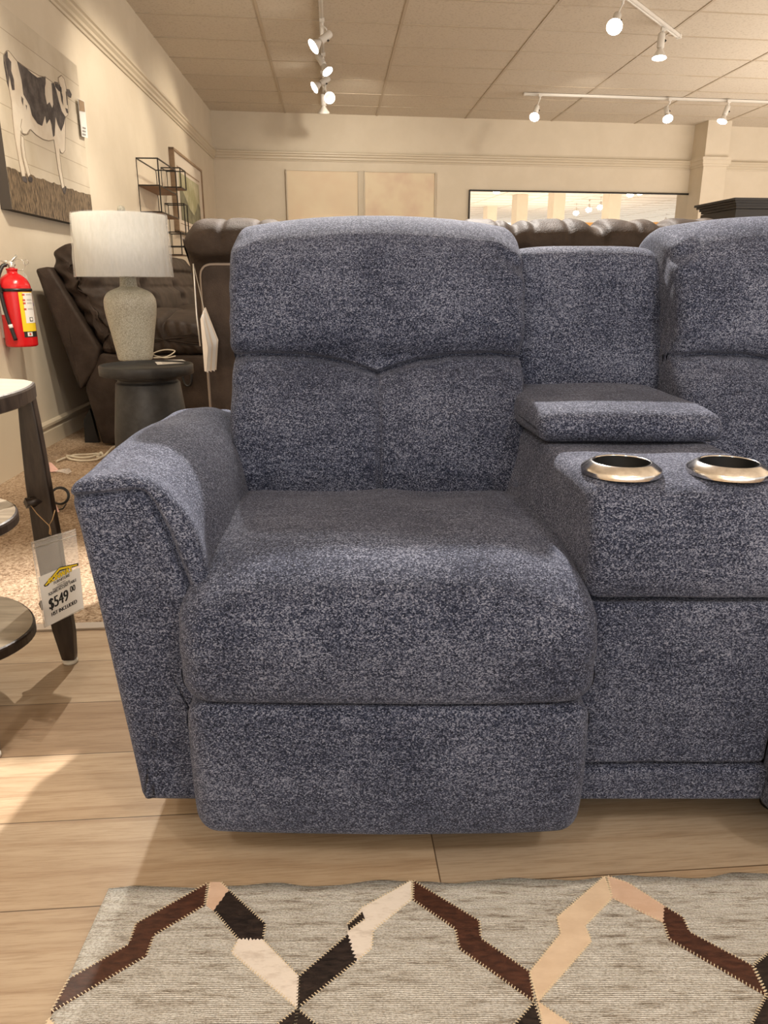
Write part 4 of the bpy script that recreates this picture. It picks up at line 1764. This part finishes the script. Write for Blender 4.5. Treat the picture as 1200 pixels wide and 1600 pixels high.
m.ngon([ip(.10, .80), ip(.90, .80), ip(.90, .82), ip(.10, .82)], 2)
m.ngon([ip(.14, .17), ip(.86, .17), ip(.86, .76), ip(.14, .76)], 1)
m.ngon([ip(.14, .17, .001), ip(.86, .17, .001), ip(.86, .44, .001), ip(.78, .50, .001), ip(.70, .40, .001), ip(.60, .30, .001), ip(.45, .36, .001), ip(.30, .50, .001), ip(.20, .58, .001), ip(.14, .60, .001)], 3)
m.ngon([ip(.10, .12), ip(.90, .12), ip(.90, .13), ip(.10, .13)], 2)
M['haze_paint'] = mat_noise('hazy_green_paint', (.36, .34, .19), (.56, .53, .36), 3.5, .8)
M['hill_paint'] = mat_noise('grey_green_paint', (.17, .16, .10), (.30, .29, .19), 5, .8)
m.build('print', [M['mat_board'], M['haze_paint'], M['frame_tan'], M['hill_paint']], fp_, fix=False)

# wire wall shelf
ws_p = lw(212, 247)
ws = thing('wall_shelf', 'black wire box shelf with wooden boards mounted on the left wall', 'shelf', (ws_p.x, ws_p.y, ws_p.z), LW_R)


def wire_box(px_near_top, px_far, v_bot, px_front, boards, r=.0045):
    a = wl(ws, lw(*px_near_top), LW_R)
    f = lw(*px_far)
    f = wl(ws, f, LW_R)
    bot = wl(ws, lw(px_near_top[0] + (v_bot - px_near_top[1]) * .09, v_bot), LW_R)
    P0 = lw(*px_near_top)
    q = at(px_front[0], px_front[1], Y=P0.y)
    D = (q - P0).dot(LW_N)
    x0_, x1_, z1_, z0_ = a.x, f.x, a.z, bot.z
    m = MB()
    for x in (x0_, x1_):
        for y in (0, -D):
            m.box((x, y, (z0_ + z1_) / 2), (2 * r, 2 * r, z1_ - z0_ + 2 * r))
        for z in (z0_, z1_):
            m.box((x, -D / 2, z), (2 * r, D, 2 * r))
    for y in (0, -D):
        for z in (z0_, z1_):
            m.box(((x0_ + x1_) / 2, y, z), (x1_ - x0_, 2 * r, 2 * r))
    fr = m.build('wire_box', M['black_metal'], ws)
    for t in boards:
        z = z0_ + (z1_ - z0_) * t
        m = MB()
        m.box(((x0_ + x1_) / 2, -D / 2, z), (x1_ - x0_, D - .004, .012), 0)
        if 0 < t < 1:
            for y in (0, -D):
                m.box(((x0_ + x1_) / 2, y, z), (x1_ - x0_, 2 * r, 2 * r), 1)
            for x in (x0_, x1_):
                m.box((x, -D / 2, z), (2 * r, D, 2 * r), 1)
        m.build('board', [M['wood_tan'], M['black_metal']], ws)


wire_box((212, 247), (243.5, 268.8), 331, (245.6, 249), (0.0, .5))
wire_box((251, 262), (260, 267.8), 292.5, (280.6, 262.5), (0.0,))
wire_box((257, 318), (262.5, 321), 385, (287, 319), ())
wire_box((258, 362.5), (268, 366), 398, (282, 364), (0.0,))

# fire extinguisher
EP = lw(27.5, 486, .080)
kE = (EP - Vector((0, 0, H))).length / F / 1.02
ze0 = at(31, 541, Y=EP.y).z
fe = thing('fire_extinguisher', 'red fire extinguisher with black hose mounted on the left wall', 'fire extinguisher', (EP.x, EP.y, ze0))
rE = 20.8 * kE
hE = at(22, 452, Y=EP.y).z - ze0
m = MB()
m.lathe([(rE * .90, 0), (rE * .98, .004), (rE, .012), (rE, hE - .005)] + spline([(rE, hE), (rE * .97, hE + .022), (rE * .80, hE + .048), (rE * .52, hE + .066), (rE * .33, hE + .074)], 5, False) +
        [(rE * .32, hE + .088), (rE * .36, hE + .090), (rE * .36, hE + .097), (0, hE + .097)], 48)
tank = m.build('tank', M['red'], fe)
va = math.atan2(-EP.y, -EP.x)      # direction towards the viewer's side of the room


def patch(m, a0, a1, z0, z1, r, mi):
    n = 12
    vs = []
    for z in (z0, z1):
        for i in range(n + 1):
            a = va + math.radians(a0 + (a1 - a0) * i / n)
            vs.append((r * math.cos(a), r * math.sin(a), z))
    m.add(vs, [(i, i + 1, n + 2 + i, n + 1 + i) for i in range(n)], mi, True)


m = MB()
patch(m, 10, 75, .075, hE - .012, rE + .0008, 0)
patch(m, 25, 74, .115, hE - .016, rE + .0014, 1)
patch(m, 12, 75, .047, .075, rE + .0010, 2)
patch(m, 24, 44, .052, .071, rE + .0018, 1)
patch(m, 30, 38, .056, .067, rE + .0022, 4)
for z in (hE - .03, hE - .055, hE - .07, hE - .098):
    patch(m, 22, 32, z, z + .009, rE + .0018, 4)
    patch(m, 38, 68, z + .002, z + .004, rE + .0018, 3)
    patch(m, 38, 62, z + .006, z + .008, rE + .0018, 3)
patch(m, 40, 56, .122, .142, rE + .0018, 2)
patch(m, 43, 53, .126, .139, rE + .0022, 1)
m.build('label', [M['yellow'], M['white_paper'], M['ink'], M['grey_print'], M['red_print']], tank, fix=False)
m = MB()
patch(m, -78, -52, .155, hE - .02, rE + .0008, 0)
m.build('side_label', M['white_paper'], tank, fix=False)
m = MB()
m.lathe([(rE + .001, hE - .010), (rE + .004, hE - .009), (rE + .004, hE + .003), (rE + .001, hE + .004)], 40)
m.box((math.cos(va - .9) * (rE + .006), math.sin(va - .9) * (rE + .006), hE - .003), (.03, .03, .022))
m.build('strap', M['black_plastic'], fe)
vd = Vector((math.cos(va), math.sin(va), 0))
vr = Vector((-vd.y, vd.x, 0))       # to the right as seen in the photo
zt_ = hE + .097
m = MB()
m.lathe([(.014, zt_), (.016, zt_ + .008), (.016, zt_ + .022), (.012, zt_ + .026)], 20)
m.tube([vr * -.030 + Vector((0, 0, zt_ + .022)), vr * .0 + Vector((0, 0, zt_ + .024)), vr * .020 + Vector((0, 0, zt_ + .020))], [.008, .011, .007], 10)
m.tube([vr * -.035 + Vector((0, 0, zt_ + .030)), vr * .004 + Vector((0, 0, zt_ + .034)), vr * .030 + Vector((0, 0, zt_ + .062))], [.004, .007, .005], 8)
m.tube([vr * -.045 + Vector((0, 0, zt_ + .036)), vr * .0 + Vector((0, 0, zt_ + .030))], [.004, .006], 8)
m.build('valve', M['silver'], fe)
m = MB()
for rr_, cx2, cz2 in ((.026, .036, .018), (.012, .066, .030)):
    m.tube([vr * (cx2 + rr_ * math.cos(t)) + vd * .004 * math.sin(2 * t) + Vector((0, 0, zt_ + cz2 + rr_ * math.sin(t))) for t in [2 * PI * k / 24 for k in range(24)]], .0014, 6, closed=True)
m.build('pin_ring', M['silver'], fe)
m = MB()


def rim(deg, z, e=.010):
    t = va + math.radians(deg)
    return Vector(((rE + e) * math.cos(t), (rE + e) * math.sin(t), z))


hp = [vr * -.022 + vd * .012 + Vector((0, 0, zt_ + .016)), vr * -.042 + vd * .02 + Vector((0, 0, zt_ + .006)), rim(-58, hE + .045, .004), rim(-48, hE - .01), rim(-38, hE * .6), rim(-18, .035)]
m.tube(spline(hp, 8, False), .0092, 12)
hs = m.build('hose', M['black_plastic'], fe)
m = MB()
m.tube([hp[4].lerp(hp[5], .42), hp[4].lerp(hp[5], .55)], .0100, 12)
m.build('hose_band', M['white_paper'], hs)
m = MB()
m.box(tuple(-Vector((LW_N.x, LW_N.y, 0)) * (.085 - .008) + Vector((0, 0, hE * .6))), (.012, .05, hE * .9), 0, Matrix.Rotation(LW_R - PI / 2, 3, 'Z'))
m.build('bracket', M['silver'], fe)
tgq = thing('inspection_tag', 'clear plastic inspection tag with a blue end behind the fire extinguisher', 'tag', lw(45, 460, .03), LW_R)
m = MB()
m.prism([wl(tgq, lw(u, v, .03), LW_R) for u, v in ((36, 424), (42, 430), (53, 478), (45, 476))], (0, .002, 0), 0)
m.prism([wl(tgq, lw(u, v, .032), LW_R) for u, v in ((44, 471), (52, 472.5), (53, 478), (45.5, 477))], (0, .001, 0), 1)
m.build('tag_card', [M['clear'], M['blue_print']], tgq)

# ================================================================== BACK WALL


def bthing(name, label, cat, P):
    return thing(name, label, cat, P, BW_R)


M['blush'] = mat_noise('blush_abstract_paint', (.74, .58, .42), (.78, .66, .48), .9, .75, lo=.38, hi=.60)
M['blush_dark'] = mat_noise('rose_abstract_paint', (.66, .47, .36), (.78, .66, .48), 1.0, .75, lo=.36, hi=.56)
for (u0, v0), (u1, v1), mt, lb in (((446, 265), (560, 267.5), 'blush', 'pale cream and peach abstract canvas, left of the pair on the back wall'),
                                   ((568, 267.5), (680, 271), 'blush_dark', 'cream abstract canvas with a rosy corner, right of the pair on the back wall')):
    P = bw(u0, v0)
    c = bthing('abstract_canvas', lb, 'painting', P)
    q = wl(c, bw(u1, v1), BW_R)
    wdt = q.x
    m = MB()
    m.box((wdt / 2, -.022, -.60), (wdt - .03, .034, 1.17))
    m.build('canvas', M[mt], c)
    m = MB()
    for a, b_, z0, z1 in ((0, wdt, -.015, 0), (0, wdt, -1.20, -1.185), (0, .012, -1.2, 0), (wdt - .012, wdt, -1.2, 0)):
        m.box(((a + b_) / 2, -.025, (z0 + z1) / 2), (b_ - a, .05, z1 - z0))
    m.build('frame', M['trim'], c)

P = bw(733, 297)
mi_ = bthing('wall_mirror', 'wide wall mirror with a thin dark frame on the back wall', 'mirror', P)
q = wl(mi_, bw(1076, 303), BW_R)
wdt = q.x
m = MB()
m.box((wdt / 2, -.018, -.55), (wdt - .02, .012, 1.08))
m.build('mirror_glass', M['mirror'], mi_)
m = MB()
for a, b_, z0, z1 in ((0, wdt, -.018, 0.004), (0, wdt, -1.11, -1.09), (-.004, .012, -1.1, 0), (wdt - .012, wdt + .03, -1.1, 0)):
    m.box(((a + b_) / 2, -.018, (z0 + z1) / 2), (b_ - a, .034, z1 - z0))
m.build('frame', M['black_metal'], mi_)

# armoire
AP = at(1141, 345, Y=6.3)
AP.z = 0
ar = thing('armoire', 'charcoal painted armoire top rising behind the right recliner back', 'cabinet', AP, math.radians(6))
zt2 = at(1101, 309, Y=6.3).z
m = MB()
m.box((.70, .30, zt2 / 2 - .03), (1.30, .55, zt2 - .10))
m.build('body', M['armoire'], ar)
m = MB()
for k, (e, z0, z1) in enumerate(((.00, -.075, -.055), (.012, -.055, -.035), (.03, -.035, -.018), (.045, -.018, 0))):
    m.box((.70, .30, zt2 + (z0 + z1) / 2), (1.30 + 2 * e, .55 + 2 * e, z1 - z0))
m.build('cornice', M['armoire'], ar)
for s in (0, 1):
    m = MB()
    cx = .375 + s * .65
    m.box((cx, .018, zt2 / 2 - .05), (.60, .02, zt2 - .28))
    for a, b_ in ((-.27, -.25), (.25, .27)):
        m.box((cx + (a + b_) / 2, .006, zt2 / 2 - .05), (.04, .012, zt2 - .30))
    for z in (.14, zt2 - .22):
        m.box((cx, .006, z), (.58, .012, .05))
    dr_ = m.build('door', M['armoire'], ar)
    m = MB()
    m.lathe([(.004, 0), (.012, .012), (.006, .022)], 16, (cx + (.24 if s == 0 else -.24), .002, zt2 * .5), 0, (0, -1, 0))
    m.build('knob', M['silver'], dr_)
for fx, fy in ((.08, .05), (1.32, .05), (.08, .55), (1.32, .55)):
    m = MB()
    m.box((fx, fy, .035), (.06, .05, .07))
    m.build('foot', M['armoire'], ar)

# ================================================================== CEILING TRACKS AND LAMPS


def track(pa, pb, label):
    a, b_ = at(*pa, Z=CEIL - .008), at(*pb, Z=CEIL - .008)
    t = thing('lighting_track', label, 'light track', a)
    m = MB()
    d = (b_ - a)
    L_ = d.length
    R_ = Matrix.Rotation(math.atan2(d.y, d.x), 3, 'Z')
    m.box(d / 2 + Vector((0, 0, -.010)), (L_, .036, .024), 0, R_)
    m.box(d / 2 + Vector((0, 0, -.0235)), (L_ - .02, .010, .004), 1, R_)
    m.box(Vector((0, 0, -.012)), (.03, .042, .03), 0, R_)
    m.box(d + Vector((0, 0, -.012)), (.03, .042, .03), 0, R_)
    m.build('rail', [M['lamp_white'], M['silver']], t)
    return t


track((499, -60), (507, 163), 'white lighting track running deep along the ceiling above the left pictures')
track((930, -46), (1061, 55), 'short white lighting track at the top right of the ceiling')
track((820, 145.5), (1260, 160), 'long white lighting track across the ceiling before the back wall')


def lamp_head(T, L, aim, label, mat='bulb', r=.062, power=0, size=80, knob=1, grp=None):
    Tp = T if L is None else at(*T, Z=CEIL - .034)
    Lp = Tp + Vector((0, 0, -.24)) if L is None else at(*L, Y=Tp.y - .02)
    o = thing('track_spotlight', label, 'spotlight', Tp, 0, grp)
    A = Vector(aim).normalized()
    Ll = Lp - Tp
    back = Ll - A * .20
    m = MB()
    m.box((0, 0, -.006), (.04, .03, .03))
    m.tube([(0, 0, -.01), (0, 0, -.05)], .010, 10)
    m.tube([(0, 0, -.045), (back + Ll * 0) * .5 + Vector((0, 0, -.02)), back + A * .03], .007, 8)
    m.build('stem', M['lamp_white'], o)
    m = MB()
    m.lathe([(.0, -.20), (.026, -.20), (.031, -.19), (.031, -.085), (.029, -.082), (.0, -.082)], 28, Ll, 0, A)
    m.build('housing', M['lamp_white'], o)
    m = MB()
    m.lathe([(.018, -.084), (.022, -.07), (r * .75, -.028), (r, -.006), (r, -.001)], 28, Ll, 0, A)
    bl = m.build('lamp_bulb', M['lamp_white'], o)
    m = MB()
    if mat == 'ring':
        m.lathe([(r * .99, -.001), (r * .99, .004), (r * .82, .004), (r * .82, -.001)], 28, Ll, 0, A, caps=False)
        m.build('lens', M['bulb_ring'], bl)
        m = MB()
        m.lathe([(r * .81, -.006), (.02, -.03), (0, -.03)], 28, Ll, 0, A)
        m.build('reflector', M['frame_tan'], bl)
    elif mat == 'off':
        m.lathe([(r * .97, .000), (r * .7, .006), (0, .009)], 28, Ll, 0, A)
        m.build('lens', M['lamp_white'], bl)
    else:
        m.lathe([(r * .97, .000), (r * .7, .006), (0, .009)], 28, Ll, 0, A)
        m.build('lens', M['bulb'], bl)
    if knob:
        m = MB()
        sd = A.cross(Vector((0, 1, 0))).normalized()
        kp = Ll - A * .14 + sd * .034 + Vector((0, -.006, 0))
        m.box(kp, (.022, .01, .007))
        m.box(kp, (.007, .01, .022))
        m.build('knob', M['black_plastic'], o)
    if power:
        s = spot_light('lamp_light', Ll + A * .03, Ll + A * 2, power, size, .6, .05, (1.0, .86, .66), o)
    return o


lamp_head((503, 30), (489.5, 73), (-.75, -.35, -.62), 'lit spotlight nearest on the left ceiling track, turned left', power=30)
lamp_head((505, 84), (512, 112), (.50, -.35, -.80), 'lit spotlight turned right, second along the left ceiling track', r=.055, power=20)
lamp_head((504, 112), (491, 137), (-.78, -.35, -.55), 'lit spotlight turned left, halfway along the left ceiling track', r=.058, power=30)
lamp_head((508, 130), (515, 153), (.25, -.85, -.45), 'ring-shaped spotlight facing forward near the far end of the left track', 'ring', r=.062, knob=0)
lamp_head((506, 148), (506, 177), (.0, .25, -1), 'downward white spotlight at the far end of the left ceiling track', 'off', r=.072, power=35)
lamp_head((974, -5), (960, 42), (-.28, -.72, -.62), 'glaring spotlight at the top edge on the short right ceiling track', r=.062, power=25)
lamp_head((1037, 44), (1030, 91), (-.05, -.12, -1), 'spotlight pointing straight down from the end of the short right track', r=.062, power=25)
lamp_head((844, 148), (835, 183), (-.25, -.65, -.70), 'leftmost spotlight on the long track before the back wall', r=.058, power=25)
lamp_head((1047, 155), (1043.5, 186), (-.05, -.65, -.74), 'middle spotlight on the long track before the back wall', r=.060, power=25)
lamp_head((1139, 158), (1128, 190), (-.35, -.20, -.9), 'rightmost spotlight on the long track, tilted left beside the column', r=.060, power=25)

for k, (u, v) in enumerate([(776, 300), (872, 338), (900, 334), (920, 329), (938, 325), (985, 305), (1000, 302), (1040, 348)]):
    T = seen_in_mirror(u, v, CEIL - .27)
    T.z = CEIL - .012
    lamp_head(T, None, (-.4, .6, -.7), ['glinting lamp reflected at the top left corner of the wall mirror', 'reflected lamp lowest in the rising row in the mirror',
                                        'reflected lamp second from the bottom of the rising row in the mirror', 'reflected lamp second from the top of the rising row in the mirror',
                                        'reflected lamp topmost in the rising row in the mirror', 'left lamp of the pair reflected at the top right of the mirror',
                                        'right lamp of the pair reflected at the top right of the mirror', 'reflected lamp low at the right end of the mirror'][k], r=.075, knob=0, grp='spotlights seen in the mirror')

# ================================================================== SMALL THINGS
br = thing('brochure_bundle', 'bundle of white paper brochures hanging at the left side of the tufted leather sofa', 'brochures')
for k in range(7):
    t = k / 6
    m = MB()
    Yk = 2.06 + .012 * k
    x0 = 314 + 5 * t
    m.prism([at(x0 - 1, 498 - 15 * t, Y=Yk), at(x0 + 2, 494 - 14 * t, Y=Yk), at(325 + 16 * t, 545 - 14 * t, Y=Yk), at(322.5 + 15.5 * t, 581 - 3 * t + 2 * (k % 2), Y=Yk), at(319.5 + 14 * t, 580 - 2 * t, Y=Yk)], (0, .0012, 0))
    sh_ = m.build('brochure', M['white_paper'] if k % 3 else M['mat_board'], br)
m = MB()
m.tube([at(302, 412, Y=2.10), at(304.5, 450, Y=2.10), at(307, 490, Y=2.09), at(313, 541, Y=2.07)], .0022, 6)
m.tube([at(303, 415, Y=2.12), at(318, 480, Y=2.12), at(320, 490, Y=2.10)], .0012, 6)
m.build('hanging_strip', M['silver'], br)

gz = .010


def crv(name, pts, r, mat, label, cat, z=gz):
    P = [at(u, v, Z=z + (h or 0)) for u, v, h in pts]
    m = MB()
    m.tube(spline([tuple(p) for p in P], 8, False), r, 8)
    return tag(m.build(name, mat), label, cat)


m = MB()
for k, (pts) in enumerate([
    [(88, 721, 0), (100, 716, .004), (118, 711, .006), (140, 710, .006), (156, 709, .008), (160, 713, .006), (150, 718, .004), (130, 720, 0), (112, 718, .002), (104, 714, .008)],
    [(104, 712, .01), (125, 715, .008), (142, 714, .01), (152, 711, .012), (158, 707, .014), (160, 713, .006), (152, 714, .014), (156, 709, .016)],
    [(157, 715, .004), (163, 712, .006), (170, 705, .008), (176, 699, .008), (182, 697, .006)]]):
    m.tube(spline([tuple(at(u, v, Z=.010 + h)) for u, v, h in pts], 8, False), .0055, 8)
tag(m.build('cord_bundle', M['cord_white']), 'ivory lamp cord tied in a bundle on the carpet by the side table', 'cord')
m = MB()
for s in (0, .004):
    m.tube([at(95, 788, Z=.012) + Vector(((.034 + s) * math.cos(t), .014 * math.cos(t) * 0 + .01 * math.sin(t) + s, .036 + (.030 + s) * math.sin(t))) for t in [2 * PI * k / 32 for k in range(32)]], .0032, 8, closed=True)
m.tube([at(84, 790, Z=.03), at(90, 797, Z=.012), at(98, 795, Z=.012), at(103, 788, Z=.02)], .003, 8)
tag(m.build('black_cable', M['cord_black']), 'small coil of black cable on the carpet behind the accent table leg', 'cable')


def scrap(name, pts, mat, label, cat, h=.012):
    m = MB()
    P = [at(u, v, Z=.008 + hh) for u, v, hh in pts]
    m.prism(P, (0, 0, .0015))
    return tag(m.build(name, mat), label, cat)


scrap('pink_scrap', [(72, 723, .03), (80, 723, .03), (91, 734, .0), (88, 737, 0), (74, 738, 0)], M['pink'], 'pink paper scrap on the carpet beside the plastic shred, nearer the wall', 'scrap')
scrap('pink_scrap', [(82, 785, .03), (88, 790, .02), (93, 800, 0), (84, 801, 0)], M['pink'], 'pink paper scrap beside the black cable coil', 'scrap')
scrap('plastic_shred', [(84, 736, .006), (100, 733, .010), (108, 732, .004), (112, 737, .006), (106, 741, 0), (96, 738, 0)], M['clear'], 'crumpled clear plastic shred lying on the carpet', 'scrap')

# far console table with a blue board and dried flowers at the left wall
FP = at(300, 461, Y=8.2)
ft = thing('console_table', 'tan wooden console table at the far end of the left wall', 'table', (-1.93, FP.y, 0))
zf = FP.z
m = MB()
m.box((0.03, 0, zf - .02), (.34, .8, .04))
m.build('tabletop', M['wood_tan'], ft)
for sx in (-.10, .16):
    for sy in (-.36, .36):
        m = MB()
        m.box((sx, sy, (zf - .04) / 2 + .002), (.04, .04, zf - .045))
        m.build('leg', M['wood_tan'], ft)
m = MB()
a, b_ = at(287, 456, Y=8.25), at(309, 420, Y=8.25)
m.box(((a.x + b_.x) / 2, 8.25, (zf + b_.z) / 2 + .001), (b_.x - a.x, .03, b_.z - zf))
tag(m.build('blue_board', M['blue_box']), 'blue board standing on the far console table', 'board')
m = MB()
r_ = random.Random(9)
fc = at(297, 447, Y=8.1)
for k in range(16):
    e = Vector((r_.uniform(-.06, .06), r_.uniform(-.05, .05), r_.uniform(-.02, .11)))
    m.tube([Vector((fc.x, fc.y, zf + .004)), Vector((fc.x, fc.y, fc.z - .04)) + e * .5, Vector((fc.x, fc.y, fc.z)) + e], [.004, .006, .018], 6)
tag(m.build('dried_flowers', M['fluff']), 'ivory dried flower bunch standing on the far console table', 'flowers')
